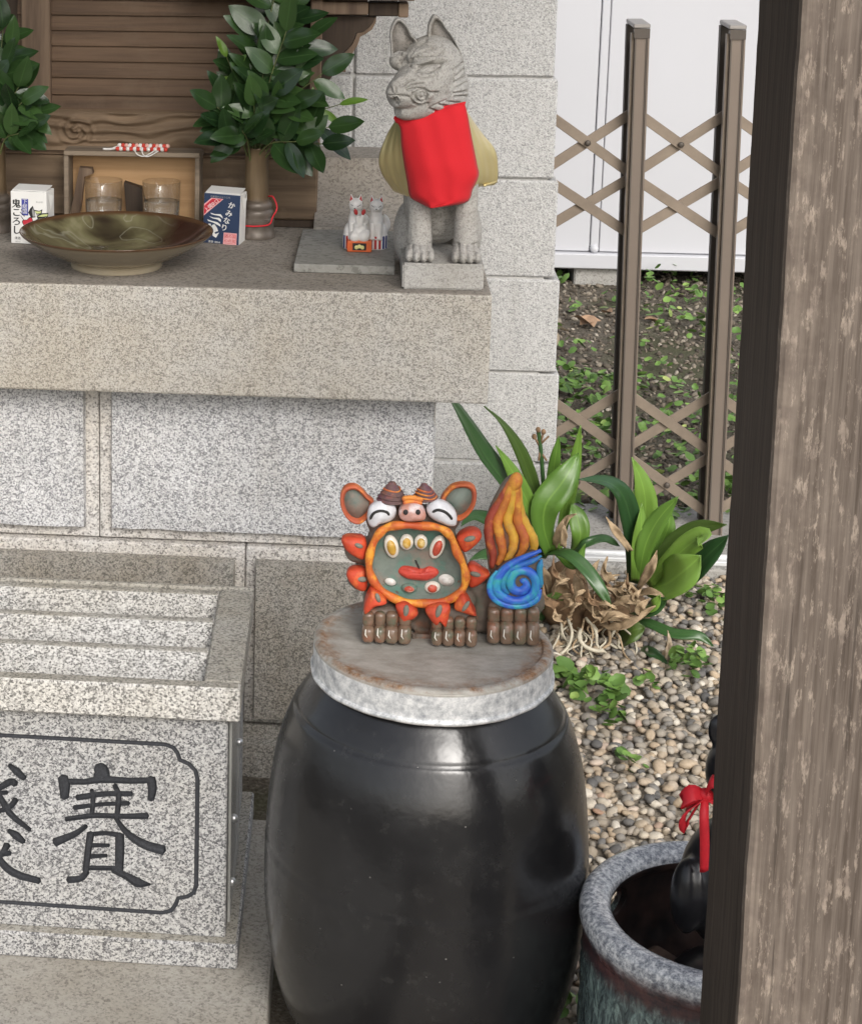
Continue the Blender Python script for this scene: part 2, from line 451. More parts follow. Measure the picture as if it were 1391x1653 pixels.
ZL = [at(1015, v, GY).z for v in (638, 738, 838)]
def gbar(i, za, zb, y):
    xa, xb = gx(i, za)-.004, gx(i+1, zb)+.002
    a = Vector((xa, y, za)); b = Vector((xb, y, zb)); t = (b-a).normalized(); nrm = Vector((-t.z, 0, t.x))*.0112
    bm = bmesh.new(); prism(bm, [a+nrm, a-nrm, b-nrm, b+nrm], (0, .004, 0)); bmesh.ops.bevel(bm, geom=bm.edges[:], offset=.0008, segments=1, affect='EDGES')
    return obj('lattice_bar', bm, 'bronze_bar', gate)
for i in range(-1, 2):
    for Z in (ZU, ZL):
        for k in range(2):
            gbar(i, Z[k], Z[k+1], GY+.034); gbar(i, Z[k+1], Z[k], GY+.042)
        for k in ((0,) if Z is ZU else (1,)):
            c = Vector(((gx(i, Z[k])+gx(i+1, Z[k]))/2, GY+.031, (Z[k]+Z[k+1])/2))
            bm = bmesh.new(); lathe(bm, [(.0065, 0), (.0065, .003), (.003, .0045)], seg=14)
            bmesh.ops.rotate(bm, verts=bm.verts, matrix=Matrix.Rotation(R(90), 3, 'X')); bmesh.ops.translate(bm, verts=bm.verts, vec=c)
            obj('pivot_bolt', bm, 'bronze_dark', gate, True)
rail = thing('gate_rail', (1, 4.1, .03), 'pale aluminium floor rail in front of the folding gate', 'rail')
for y0 in (4.045, 4.083):
    mkbox('rail_flange', .50, 3.0, y0, y0+.012, .03, .040, 'rail_white', rail, .002)
mkbox('rail_bed', .50, 3.0, 4.058, 4.082, .030, .034, 'steel', rail, 0)

# ---------------------------------------------------------------- pavilion post by the viewer and the roof it carries
def post_mat():
    t = NT('post_wood')
    st = t.map((1.0, 1.0, .16))
    g = t.noise(150, 4, .6, vec=t.map((1,1,.035)), dist=.3)
    base = t.ramp(g, [(.3, (.040,.029,.022)), (.7, (.085,.065,.050))])
    chips = t.ramp1(t.math('ADD', t.math('MULTIPLY', t.noise(120, 6, .78, vec=t.map((1,1,.25))), .8), t.math('MULTIPLY', t.noise(240, 3, .6, vec=t.map((1,1,.12))), .25)), .560, .625)
    chips2 = t.ramp1(t.noise(15, 6, .8, vec=t.map((1,1,.35))), .50, .70)
    pale = t.ramp(t.noise(60, 3), [(.35, (.19,.152,.125)), (.65, (.33,.272,.22))])
    geo = t.n('NewGeometry'); sep = t.n('SeparateXYZ'); t.l(geo.outputs['Normal'], sep.inputs[0])
    weather = t.ramp1(t.math('MULTIPLY', sep.outputs[1], -1.0), .2, .6)          # the rain side is worn
    sepo = t.n('SeparateXYZ'); t.l(t.tc.outputs['Generated'], sepo.inputs[0])
    edge = t.ramp(sepo.outputs[0], [(.0, (1,1,1)), (.10, (.8,.8,.8)), (.16, (.30,.30,.30)), (.45, (.0,.0,.0))])
    f = t.math('MULTIPLY', t.math('MINIMUM', t.math('ADD', t.math('ADD', t.math('MULTIPLY', chips, .85), t.math('MULTIPLY', chips2, .24)), t.math('MULTIPLY', edge, t.math('ADD', t.math('MULTIPLY', g, .5), .22))), 1.0), weather)
    front = t.mix(.55, base, t.ramp(t.noise(1.0, 4, .6, vec=t.map((220,220,7))), [(.35, (.085,.066,.053)), (.65, (.235,.195,.162))]))
    crack = t.ramp(t.noise(1.0, 3, .5, vec=t.map((45,45,1.1)), dist=.4), [(.335, (1,1,1)), (.35, (0,0,0))])
    b2 = t.mix(weather, base, front)
    c = t.mix(f, b2, pale); c = t.mix(t.math('MULTIPLY', crack, .4), c, (.018,.014,.011)); t.col(c); t.bump(t.math('SUBTRACT', g, crack), .4, .002); t.set(rough=.75, spec=.25)
post_mat()
pst = thing('timber_post', (.47, 1.8, 0), 'weathered brown square timber post close to the viewer at right', 'post')
bm = bmesh.new(); box(bm, 0, .17, 1.71, 1.885, 0, 2.55, .006, 2)
bmesh.ops.subdivide_edges(bm, edges=[e for e in bm.edges if abs(e.verts[0].co.z-e.verts[1].co.z) > 1], cuts=120, use_grid_fill=True)
for v in bm.verts:                                   # worn arrises
    k_ = mnoise.noise(Vector((v.co.x*30, v.co.y*30, v.co.z*9)))+.6*mnoise.noise(Vector((v.co.x*50, 3, v.co.z*35))); v.co.x += .0011*k_; v.co.y += .0011*mnoise.noise(Vector((v.co.x*30, 7, v.co.z*14)))
for v in bm.verts: v.co.x += .3855-.0095*(v.co.z-.95)
obj('post_shaft', bm, 'post_wood', pst)
wood('roof_wood', (.05,.035,.025), (.12,.085,.06), 0)
# ================================================================== OFFERING BOX (stone)
plain('engraved', (.035,.037,.042), .85, var=.3, vs=300, bump=.6)
granite('granite_box_top', (.45,.435,.395), (.36,.345,.31), (.17,.165,.15), 340, stain=(.85,.8,.7), stain_amt=.6, bump=.2, darkfrac=.15, rough=.75)
granite('granite_slat', (.70,.69,.66), (.45,.44,.42), (.15,.147,.14), 380, stain=(.92,.88,.8), stain_amt=.5, bump=.2, darkfrac=.18, rough=.75)
FY = 2.381
def dusty(o):
    """dust lies on the faces that look up"""
    o.data.materials.append(MATS['granite_box_top'])
    for p in o.data.polygons:
        if p.normal.z > .95: p.material_index = len(o.data.materials)-1
    return o
bxr = at(383, 1550, FY).x; bxl = bxr-.64
obx = thing('offering_box', ((bxl+bxr)/2, 2.6, .06), 'grey granite offering box with engraved characters and slatted lid', 'offering box')
zb1 = at(381, 1527, FY).z
dusty(mkbox('base', bxl, bxr, FY, 2.815, .06, zb1, 'granite_box', obx, .003))
zl0 = at(386, 1167, FY).z; zl1 = at(380, 1112, FY).z
lxr = at(387, 1140, FY).x
BYF = FY+.016
byr = at(366, 1300, BYF).x; byl = bxl+(bxr-byr)
ZK = 3.312
def zk(pts): return [(x/ZK, 1140+y/ZK) for x, y in pts]
def ribbon(pts, ws, n=14, round0=True, round1=True):
    P = spline([(x, y, 0) for x, y in pts], n); W = []
    m_ = len(ws)-1
    for i in range(n+1):
        t = i/n*m_; k = min(int(t), m_-1) if m_ else 0
        W.append(ws[k]+(ws[min(k+1, m_)]-ws[k])*(t-k) if m_ else ws[0])
    L, Rr = [], []
    for i, p in enumerate(P):
        t = (P[min(i+1, n)]-P[max(i-1, 0)]).normalized(); nn = Vector((-t.y, t.x, 0))
        wv = W[i]/2
        L.append(p+nn*wv); Rr.append(p-nn*wv)
    t0 = (P[1]-P[0]).normalized(); t1 = (P[-1]-P[-2]).normalized()
    e1 = [P[-1]+t1*W[-1]*.25]; e0 = [P[0]-t0*W[0]*.25]
    return [(q.x, q.y) for q in L+e1+Rr[::-1]+e0]
SAI = [([(520,322),(540,345),(545,388)],[56,84,92]), ([(335,378),(345,425),(345,492)],[56,62,46]), ([(338,402),(450,406),(545,392),(700,400),(812,396)],[34,32,40,34,34]),
 ([(805,385),(815,440),(806,502)],[52,50,38]), ([(410,490),(560,470),(705,470)],[34,30,30]), ([(395,544),(540,526),(690,520)],[28,22,26]),
 ([(490,446),(497,500),(490,592)],[22,28,28]), ([(612,420),(634,480),(625,592)],[26,32,30]), ([(350,606),(500,586),(650,590),(790,588)],[26,30,28,36]),
 ([(462,640),(400,684),(292,730)],[26,34,48]), ([(616,596),(680,680),(770,740),(876,772)],[22,36,50,54]), ([(485,678),(470,780),(458,884)],[42,38,36]),
 ([(474,688),(560,680),(642,692)],[26,24,30]), ([(640,686),(640,780),(636,894)],[48,50,46]), ([(484,745),(585,745)],[26,20]), ([(484,805),(572,800)],[26,20]),
 ([(455,866),(640,868)],[26,28]), ([(466,884),(432,922),(362,930)],[34,36,38]), ([(600,880),(680,912),(740,946),(804,955)],[24,40,56,12])]
SEN = [([(48,315),(90,350),(132,388)],[22,44,30]), ([(-60,470),(10,430),(60,404),(86,420)],[30,36,40,36]), ([(-80,380),(0,490),(60,582),(162,664)],[30,36,36,24]),
 ([(86,498),(50,542),(-20,566),(-90,590)],[34,30,26,22]), ([(44,664),(85,692),(128,728)],[22,46,30]), ([(-50,860),(10,790),(40,740)],[26,30,40]),
 ([(-70,700),(0,826),(80,896),(212,936)],[30,40,44,36]), ([(-90,830),(-20,800),(56,786)],[24,26,30]), ([(-110,500),(-30,470),(40,462)],[24,26,24]),
 ([(-300,330),(-250,400),(-330,480)],[30,36,40]), ([(-300,330),(-230,400),(-150,450)],[30,36,40]), ([(-330,500),(-180,500)],[28,28]), ([(-340,600),(-170,600)],[28,28]),
 ([(-255,500),(-255,800)],[34,34]), ([(-310,660),(-290,760)],[26,34]), ([(-190,650),(-220,760)],[26,30]), ([(-350,830),(-150,820)],[34,34])]
FRAME = [(-1300,82),(880,205),(925,221),(948,250),(962,288),(1010,310),(1044,345),(1056,392),(1049,955),(1036,998),(1000,1020),(952,1028),(940,1060),(915,1094),(868,1106),(-1300,960)]
def carved_panel():
    bm = bmesh.new(); box(bm, byl, byr, BYF, 2.80, zb1, zl0, .002)
    me = bpy.data.meshes.new('panel'); bm.to_mesh(me); bm.free(); me.materials.append(MATS['granite_box'])
    a = bpy.data.objects.new('panel', me); COL.objects.link(a)
    vol = (byr-byl)*(2.80-BYF)*(zl0-zb1)
    def stroke(rings_):
        cut = bmesh.new(); rg = [[cut.verts.new(p) for p in ring] for ring in rings_]; n = len(rg[0])
        cut.faces.new(rg[0]); cut.faces.new(rg[-1][::-1])
        for A, B in zip(rg, rg[1:]):
            for i in range(n): cut.faces.new((A[i], B[i], B[(i+1) % n], A[(i+1) % n]))
        bmesh.ops.triangulate(cut, faces=[f for f in cut.faces if len(f.verts) > 4]); return cut
    def add(cut, selfi):
        bmesh.ops.recalc_face_normals(cut, faces=cut.faces); cm = bpy.data.meshes.new('cut'); cut.to_mesh(cm); cut.free(); cm.materials.append(MATS['engraved'])
        c = bpy.data.objects.new('cut', cm); COL.objects.link(c)
        md = a.modifiers.new('b', 'BOOLEAN'); md.operation = 'DIFFERENCE'; md.object = c; md.solver = 'EXACT'; md.material_mode = 'TRANSFER'; md.use_self = selfi
        out = bpy.data.meshes.new_from_object(a.evaluated_get(bpy.context.evaluated_depsgraph_get()))
        a.modifiers.clear(); bpy.data.objects.remove(c)
        tb = bmesh.new(); tb.from_mesh(out); v_ = abs(tb.calc_volume()); tb.free()
        ok = v_ > .98*vol and len(out.vertices) > len(a.data.vertices)
        if ok: a.data = out
        return ok
    for k, (pts, ws) in enumerate(SAI+SEN):
        lay = lambda f_, y_: [at(u, v, BYF)+Vector((0, y_, 0)) for u, v in zk(ribbon(pts, [w_*f_ for w_ in ws], n=8))]
        full = [lay(1.03, -.004), lay(1.0, .0003), lay(.84, .0052+k*.00004), lay(.5, .0076+k*.00005)]
        top = lay(1.0, -.004); flat = [top, [p+Vector((0, .0105+k*.00004, 0)) for p in top]]
        if not add(stroke(full), False) and not add(stroke(flat), False): add(stroke(flat), True)
    cut = bmesh.new(); tube(cut, [at(u, v, BYF) for u, v in zk(FRAME)], .0031, 8, closed=True); add(cut, True)
    out = a.data; bpy.data.objects.remove(a); return out
raw('body', carved_panel(), None, obx)
# lid: four bars round three sloping slats
lyb = on(400, 946, zl1).y
ixr = on(328, 1097, zl1).x; iyf = on(328, 1098, zl1).y; iyb = on(352, 949, zl1).y
lxl = bxl-(lxr-bxr)
dusty(mkbox('lid_bar', lxl, lxr, FY-.002, iyf, zl0, zl1, 'granite_slat', obx, .003))
mkbox('lid_bar', lxl, lxr, iyb, lyb, zl0, zl1, 'granite_box_top', obx, .003)
mkbox('lid_bar', ixr, lxr, iyf+.0005, iyb-.0005, zl0+.0005, zl1-.001, 'granite_box_top', obx, .003)
mkbox('lid_bar', lxl, lxl+(lxr-ixr), iyf+.0005, iyb-.0005, zl0+.0005, zl1-.001, 'granite_box_top', obx, .003)
ys = [on(340, v, zl1).y for v in (949, 993, 1041, 1096)]
for k in range(3):
    yb_, yf_ = ys[k], ys[k+1]
    bm = bmesh.new()
    prof = [(yb_-.002, zl1-.003), (yb_-.016, zl1-.003), (yf_+.010, zl1-.050), (yf_+.010, zl1-.070), (yb_-.002, zl1-.024)]
    prism(bm, [Vector((lxl+.03, y, z)) for y, z in prof], (ixr-lxl-.03, 0, 0))
    bmesh.ops.bevel(bm, geom=bm.edges[:], offset=.002, segments=1, affect='EDGES')
    dusty(obj('slat', bm, 'granite_slat', obx))
# clear plate on the box's right side with its bolts
t = NT('acrylic'); t.col((.55,.55,.52)); t.set(rough=.25, spec=.6); t.b.inputs['Alpha'].default_value = .45
mkbox('side_plate', byr+.001, byr+.005, BYF+.02, 2.62, zb1+.012, zl0-.012, 'acrylic', obx, .001)
for yy, zz in ((2.44, .16), (2.47, .24), (2.58, .30)):
    bm = bmesh.new(); bmesh.ops.create_uvsphere(bm, u_segments=10, v_segments=8, radius=.006, matrix=Matrix.Translation((byr+.006, yy, zz)))
    obj('bolt', bm, 'steel', obx, True)

# ================================================================== BLACK JAR AND ITS LID
def jar_mat():
    t = NT('black_jar')
    n = t.noise(7, 5, .6); d = t.noise(60, 4, .7)
    c = t.mix(t.ramp1(n, .3, .7), (.008,.008,.009), (.017,.017,.018))
    c = t.mix(t.math('MULTIPLY', t.ramp1(d, .55, .8), .4), c, (.045,.044,.042))
    v = t.voro(42, out='Distance'); sp = t.ramp(v, [(.025, (1,1,1)), (.05, (0,0,0))])
    v2 = t.ramp1(t.noise(14, 2), .5, .56)
    c = t.mix(t.math('MULTIPLY', sp, t.math('MULTIPLY', v2, .7)), c, (.3,.29,.27))
    t.col(c); t.bump(t.math('ADD', t.noise(28, 3), t.math('MULTIPLY', t.noise(6, 2), 2.0)), .12, .006)
    t.set(rough=t.ramp(t.noise(22, 4), [(.3, (.16,.16,.16)), (.7, (.30,.30,.30))]), spec=.6)
jar_mat()
LZ = .579
_j = on(697, 1035, LZ); JX, JY = _j.x, _j.y
SJ = .928
jar = thing('ceramic_jar', (JX, JY, 0), 'large black glazed ceramic jar with a metal lid on it', 'jar')
prof = [(.0,.0),(.146,.0),(.152,.010),(.168,.045),(.184,.085),(.1955,.128),(.2035,.175),(.2080,.225),(.2085,.275),(.2065,.325),(.2025,.375),(.1960,.420),(.1870,.455),(.1750,.485),(.1620,.507),(.1500,.524),(.1440,.532),(.142,.536)]
pp = [(.001, 0)] + [(p.x, p.y) for p in spline([(r, z, 0) for r, z in prof[1:]], 150)]
g1 = at(700, 1258, JY-.200).z; g2 = at(690, 1483, JY-.203).z
def jr(r, z):
    for g, k in ((g1, .0019), (g2, .0022)):
        r -= k*math.exp(-((z-g)/.0022)**2); r += (.0007 if z < g else 0)*math.exp(-((z-g)/.014)**2)
    return r
pp = [(jr(r, z), z) for r, z in pp]
bm = bmesh.new(); lathe(bm, pp, (JX, JY, 0), 128, wob=lambda a, z: .004*math.sin(2*a+1)+.003*math.sin(3*a+z*9))
obj('jar_body', bm, 'black_jar', jar, True)

def lid_mat():
    t = NT('zinc_lid')
    sub = t.n('VectorMath', operation='SUBTRACT'); t.l(t.vec, sub.inputs[0]); sub.inputs[1].default_value = (JX, JY, LZ)
    s2 = t.n('SeparateXYZ'); t.l(sub.outputs[0], s2.inputs[0])
    rad = t.math('SQRT', t.math('ADD', t.math('POWER', s2.outputs[0], 2), t.math('POWER', s2.outputs[1], 2)))
    top = t.ramp(t.noise(26, 6, .7, vec=t.map((1,1.8,1))), [(.3, (.29,.27,.235)), (.5, (.40,.38,.34)), (.7, (.52,.50,.46))])
    side = t.ramp(t.noise(70, 6, .75), [(.32, (.30,.31,.33)), (.47, (.54,.55,.555)), (.62, (.80,.80,.79))])
    issd = t.ramp1(t.math('MULTIPLY', s2.outputs[2], -100), .45, .6)
    c = t.mix(issd, top, side)
    ring = t.ramp(rad, [(.120*SJ, (0,0,0)), (.150*SJ, (1,1,1)), (.1615*SJ, (1,1,1)), (.1640*SJ, (.0,.0,.0))])
    rn = t.ramp1(t.math('ADD', t.math('MULTIPLY', t.noise(40, 5, .75), .7), t.math('MULTIPLY', t.noise(5, 2), .45)), .52, .68)
    rust = t.ramp(t.noise(150, 4, .7), [(.3, (.13,.065,.03)), (.55, (.30,.165,.085)), (.75, (.42,.30,.19))])
    notsd = t.math('SUBTRACT', 1.0, issd)
    c = t.mix(t.math('MULTIPLY', t.math('MULTIPLY', ring, rn), notsd), c, rust)
    low = t.ramp1(t.math('MULTIPLY', s2.outputs[2], -10), .395, .43)
    c = t.mix(t.math('MULTIPLY', low, t.math('ADD', .25, t.math('MULTIPLY', t.noise(60, 4), .8))), c, (.40,.33,.27))
    t.col(c); t.bump(t.noise(90, 4, .6), .25, .0015); t.set(rough=.55, metal=.25, spec=.4)
lid_mat()
lp = [(.001, -.001),(.10, -.0015),(.143, -.001),(.150, .0015),(.1570, .0012),(.1612, -.0018),(.1630, -.006),(.1632, -.036),(.1650, -.0385),(.1668, -.042),(.1655, -.0455),(.162, -.0465),(.158, -.044)]
bm = bmesh.new(); lathe(bm, [(p.x*SJ, p.y*SJ) for p in spline([(r, z, 0) for r, z in lp], 60)], (JX, JY, LZ), 128, cap1=False, wob=lambda a, z: .005*math.sin(3*a+.6)+.004*math.sin(5*a+2)+(.003*math.sin(17*a) if z < -.03 else 0))
for v in bm.verts:
    rr = math.hypot(v.co.x-JX, v.co.y-JY)
    if rr < .15*SJ: v.co.z += .0015*mnoise.noise(Vector((v.co.x*18, v.co.y*18, 0)))
lid = obj('jar_lid', bm, 'zinc_lid', None, True)
tag(lid, 'round dented zinc lid with a rusty edge on the black jar', 'lid')

# ================================================================== GLAZED POT WITH FIGURINE
def pot_mat():
    t = NT('pot_glaze')
    s2 = t.n('SeparateXYZ'); t.l(t.vec, s2.inputs[0])
    zz = t.math('MULTIPLY', s2.outputs[2], 1.0)
    mott = t.ramp(t.noise(150, 4, .75), [(.36, (.17,.18,.21)), (.48, (.40,.42,.45)), (.62, (.78,.79,.80))])
    brown = t.ramp(t.noise(40, 4, .7), [(.35, (.035,.028,.035)), (.6, (.115,.055,.052)), (.8, (.16,.15,.18))])
    green = t.ramp(t.noise(1.0, 5, .7, vec=t.map((90,90,26)), dist=1.5), [(.34, (.030,.036,.038)), (.5, (.10,.135,.135)), (.66, (.28,.38,.35))])
    nz = t.math('ADD', zz, t.math('MULTIPLY', t.math('SUBTRACT', t.noise(22, 4), .5), .03))
    f1 = t.ramp(nz, [(.168+.1, (0,0,0)), (.182+.1, (1,1,1))]); f2 = t.ramp(nz, [(.130+.1, (0,0,0)), (.152+.1, (1,1,1))])
    c = t.mix(f1, t.mix(f2, green, brown), mott)
    t.col(c); t.bump(t.noise(90, 3), .3, .0015); t.set(rough=.16, spec=.55)
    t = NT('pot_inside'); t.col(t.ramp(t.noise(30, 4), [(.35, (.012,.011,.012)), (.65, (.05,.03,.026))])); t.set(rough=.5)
pot_mat()
plain('black_gloss', (.014,.014,.016), .28, var=.3, vs=20, spec=.5)
plain('ribbon_red', (.62,.022,.035), .55, var=.08, vs=60)
plain('brick_stone', (.13,.085,.065), .9, var=.45, vs=40, bump=.6)
plain('grey_stone', (.17,.165,.15), .9, var=.3, vs=60, bump=.5)
PZ = .3; PB = PZ-.2; pc = on(1165, 1470, PZ); PS = .905
pot = thing('glazed_pot', (pc.x, pc.y, 0), 'mottled grey and brown glazed round pot beside the black jar', 'pot')
prof = [(.168,-.1),(.176,-.092),(.1805,-.06),(.1815,.04),(.1815,.145),(.1835,.165),(.188,.182),(.186,.196),(.176,.2035),(.162,.203),(.150,.197),(.146,.188),(.151,.176),(.163,.165),(.166,.10),(.15,.03)]

def relief(a, z):
    if z > .135 or z < -.09: return 0
    i_ = (a*24/math.pi) % 2; j_ = (z/.024) % 2; q_ = (i_ < 1.0) != (j_ < 1.0)
    return .010*(1 if q_ else 0)*(0 if (i_ % 1) < .2 or (j_ % 1) < .2 else 1)
bm = bmesh.new(); lathe(bm, [(p.x*PS, p.y) for p in spline([(r, z, 0) for r, z in prof], 150)], (pc.x, pc.y, PB), 240, cap0=True, cap1=True, wob=lambda a, z: .004*math.sin(2*a)+.002*math.sin(7*a)+relief(a, z))
po = obj('pot_wall', bm, ['pot_glaze', 'pot_inside'], None, True)
# the lug hole in the side, cut right through
hc = at(1001, 1437, pc.y-.02)
cb = bmesh.new(); ell(cb, (pc.x-.120, pc.y+.098, .147+PB), (.028, .045, .021), 24, Matrix.Rotation(R(51), 3, 'Z'))
cm_ = bpy.data.meshes.new('cut'); cb.to_mesh(cm_); cb.free(); co_ = bpy.data.objects.new('cut', cm_); COL.objects.link(co_)
md = po.modifiers.new('b', 'BOOLEAN'); md.operation = 'DIFFERENCE'; md.object = co_; md.solver = 'EXACT'
me2 = bpy.data.meshes.new_from_object(po.evaluated_get(bpy.context.evaluated_depsgraph_get()))
po.modifiers.clear(); po.data = me2; bpy.data.objects.remove(co_)
po.parent = pot; po.matrix_parent_inverse = pot.matrix_world.inverted()
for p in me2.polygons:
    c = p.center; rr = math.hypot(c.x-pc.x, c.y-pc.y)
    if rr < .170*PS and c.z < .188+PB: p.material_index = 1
# things lying in the pot
bm = bmesh.new(); box(bm, -.045, .045, -.03, .03, 0, .045, .008, 2)
for v in bm.verts: v.co += Vector((.004*mnoise.noise(v.co*40), 0, .004*mnoise.noise(v.co*33)))
o = obj('stone_slab', bm, 'grey_stone'); o.location = (pc.x-.055, pc.y-.045, .038+PB); o.rotation_euler = (R(8), R(4), R(20)); tag(o, 'small grey flat stone inside the glazed pot', 'stone')
bm = bmesh.new(); box(bm, -.05, .05, -.04, .04, 0, .05, .01, 2)
for v in bm.verts: v.co += Vector((.01*mnoise.noise(v.co*30), .008*mnoise.noise(v.co*25+Vector((3,0,0))), .008*mnoise.noise(v.co*23)))
o = obj('brick_piece', bm, 'brick_stone'); o.location = (pc.x-.070, pc.y+.04, .04+PB); o.rotation_euler = (0, R(-6), R(35)); tag(o, 'broken reddish brick piece at the back inside the glazed pot', 'brick')
bm = bmesh.new(); lathe(bm, [(.001, .035), (.139, .036)], (pc.x, pc.y, PB), 48, cap0=False, cap1=False)
obj('pot_soil', bm, 'soil', pot)
# figurine
FXc = at(1192, 1440, pc.y+.005).x; FYc = pc.y+.005
fig = thing('ceramic_figurine', (FXc, FYc, .035+PB), 'black ceramic animal figurine sitting in the glazed pot behind the post', 'figurine')
bm = bmesh.new()
zh = at(1190, 1240, FYc).z; zbod = at(1190, 1425, FYc).z
ell(bm, (FXc, FYc, zbod), (.072, .066, .09)); ell(bm, (FXc, FYc, .085+PB), (.082, .074, .052))
ell(bm, (FXc, FYc-.012, zh), (.052, .05, .054)); ell(bm, (FXc, FYc-.05, zh-.012), (.024, .026, .019))
ell(bm, (FXc, FYc, zh-.055), (.036, .034, .04))
for s_ in (-1, 1):
    ell(bm, (FXc+s_*.034, FYc, zh+.048), (.017, .01, .022))
    ell(bm, (FXc+s_*.066, FYc-.028, zbod-.005), (.021, .024, .05)); ell(bm, (FXc+s_*.052, FYc-.058, .068+PB), (.026, .042, .030))
me = remesh(bm, .004, 4); raw('body', me, 'black_gloss', fig, True)
for s_ in (-1, 1):
    bm = bmesh.new(); ell(bm, (FXc+s_*.02, FYc-.056, zh+.008), (.006, .004, .006)); obj('eye', bm, 'bronze_light', fig, True)
# ribbon round its neck
nk = Vector((FXc, FYc, at(1140, 1283, FYc).z))
rib = thing('red_ribbon', nk, 'bright red ribbon bow tied round the black figurine neck', 'ribbon')
bm = bmesh.new(); tube(bm, [nk+Vector((.042*math.cos(a), .040*math.sin(a)-.004, .003*math.sin(2*a))) for a in np.linspace(0, 2*math.pi, 28)[:-1]], .0055, 6, closed=True)
obj('neck_band', bm, 'ribbon_red', rib, True)
def strip(name, pts, ws, mat, parent, side=Vector((1,0,0)), n=16, thick=.001):
    P = spline(pts, n); m_ = len(ws)-1; bm = bmesh.new(); rows = []
    for i, p in enumerate(P):
        t_ = i/n*m_; k = min(int(t_), m_-1); wv = ws[k]+(ws[k+1]-ws[k])*(t_-k)
        tn = (P[min(i+1, n)]-P[max(i-1, 0)]).normalized(); sd = side-tn*side.dot(tn); sd.normalize()
        rows.append([bm.verts.new(p-sd*wv/2), bm.verts.new(p), bm.verts.new(p+sd*wv/2)])
        nn = tn.cross(sd); rows[-1][1].co += nn*wv*.12
    for a, b in zip(rows, rows[1:]):
        bm.faces.new((a[0], a[1], b[1], b[0])); bm.faces.new((a[1], a[2], b[2], b[1]))
    o = obj(name, bm, mat, parent, True)
    md = o.modifiers.new('t', 'SOLIDIFY'); md.thickness = thick; md.offset = 0
    return o
yk = FYc-.05
kn = at(1138, 1284, yk)
bm = bmesh.new(); ell(bm, kn, (.010, .008, .009), 12); obj('knot', bm, 'ribbon_red', rib, True)
strip('bow_loop', [kn, at(1118, 1280, yk-.012), at(1099, 1294, yk-.016), at(1110, 1290, yk-.004), kn], [.012, .02, .018, .016, .01], 'ribbon_red', rib, Vector((.2,.8,.6)))
strip('bow_loop', [kn, at(1112, 1305, yk-.014), at(1101, 1322, yk-.018), at(1106, 1333, yk-.01), at(1122, 1308, yk-.004), kn], [.010, .018, .02, .018, .014, .01], 'ribbon_red', rib, Vector((.5,.8,.2)))
strip('ribbon_tail', [kn, at(1136, 1320, yk-.018), at(1137, 1365, yk-.014), at(1136, 1407, yk-.006)], [.008, .012, .012, .011], 'ribbon_red', rib, Vector((1,.35,0)))
strip('bow_loop', [kn, at(1150, 1262, yk-.01), at(1172, 1275, yk-.012), at(1158, 1292, yk-.006), kn], [.010, .018, .02, .014, .01], 'ribbon_red', rib, Vector((.2,.8,.6)))
# ================================================================== SHRINE ON THE ALTAR
wood('shrine_wood', (.075,.050,.032), (.20,.135,.085), 0, 1.0, wear=(.20,.15,.105))
wood('shrine_wood_v', (.09,.060,.042), (.22,.155,.105), 2, 1.0)
wood('shrine_dark', (.030,.021,.015), (.075,.052,.036), 2, 1.0)
wood('shrine_base', (.085,.058,.037), (.235,.165,.105), 0, .8, wear=(.24,.18,.12))
wood('louver_wood', (.070,.044,.028), (.175,.112,.070), 0, 1.1, wear=(.17,.12,.08))
wood('case_wood', (.17,.13,.095), (.30,.24,.175), 0, 1.2)
wood('case_inside_lit', (.36,.21,.10), (.52,.33,.17), 0, 1.0)  # brighter orange than the case boards: the lit interior is put into the colour
shr = thing('wooden_shrine', (-.3, 3.55, TOPZ), 'small dark brown wooden shrine with louvred doors and carved beam on the altar', 'shrine')
SY = 3.49
xb = at(511, 300, SY).x
mkbox('base_strip', -.9, xb, SY-.004, SY+.25, TOPZ+.0005, TOPZ+.013, 'shrine_dark', shr, .001)
mkbox('base_board', -.9, xb+.001, SY, SY+.25, TOPZ+.0135, at(450, 257, SY).z, 'shrine_base', shr, .003)
zc0, zc1 = at(300, 246, SY+.02).z, at(300, 184, SY+.02).z
mkbox('ledge', -.9, xb-.006, SY-.001, SY+.2, at(450, 257, SY).z+.0005, zc0-.001, 'shrine_wood', shr, .002)
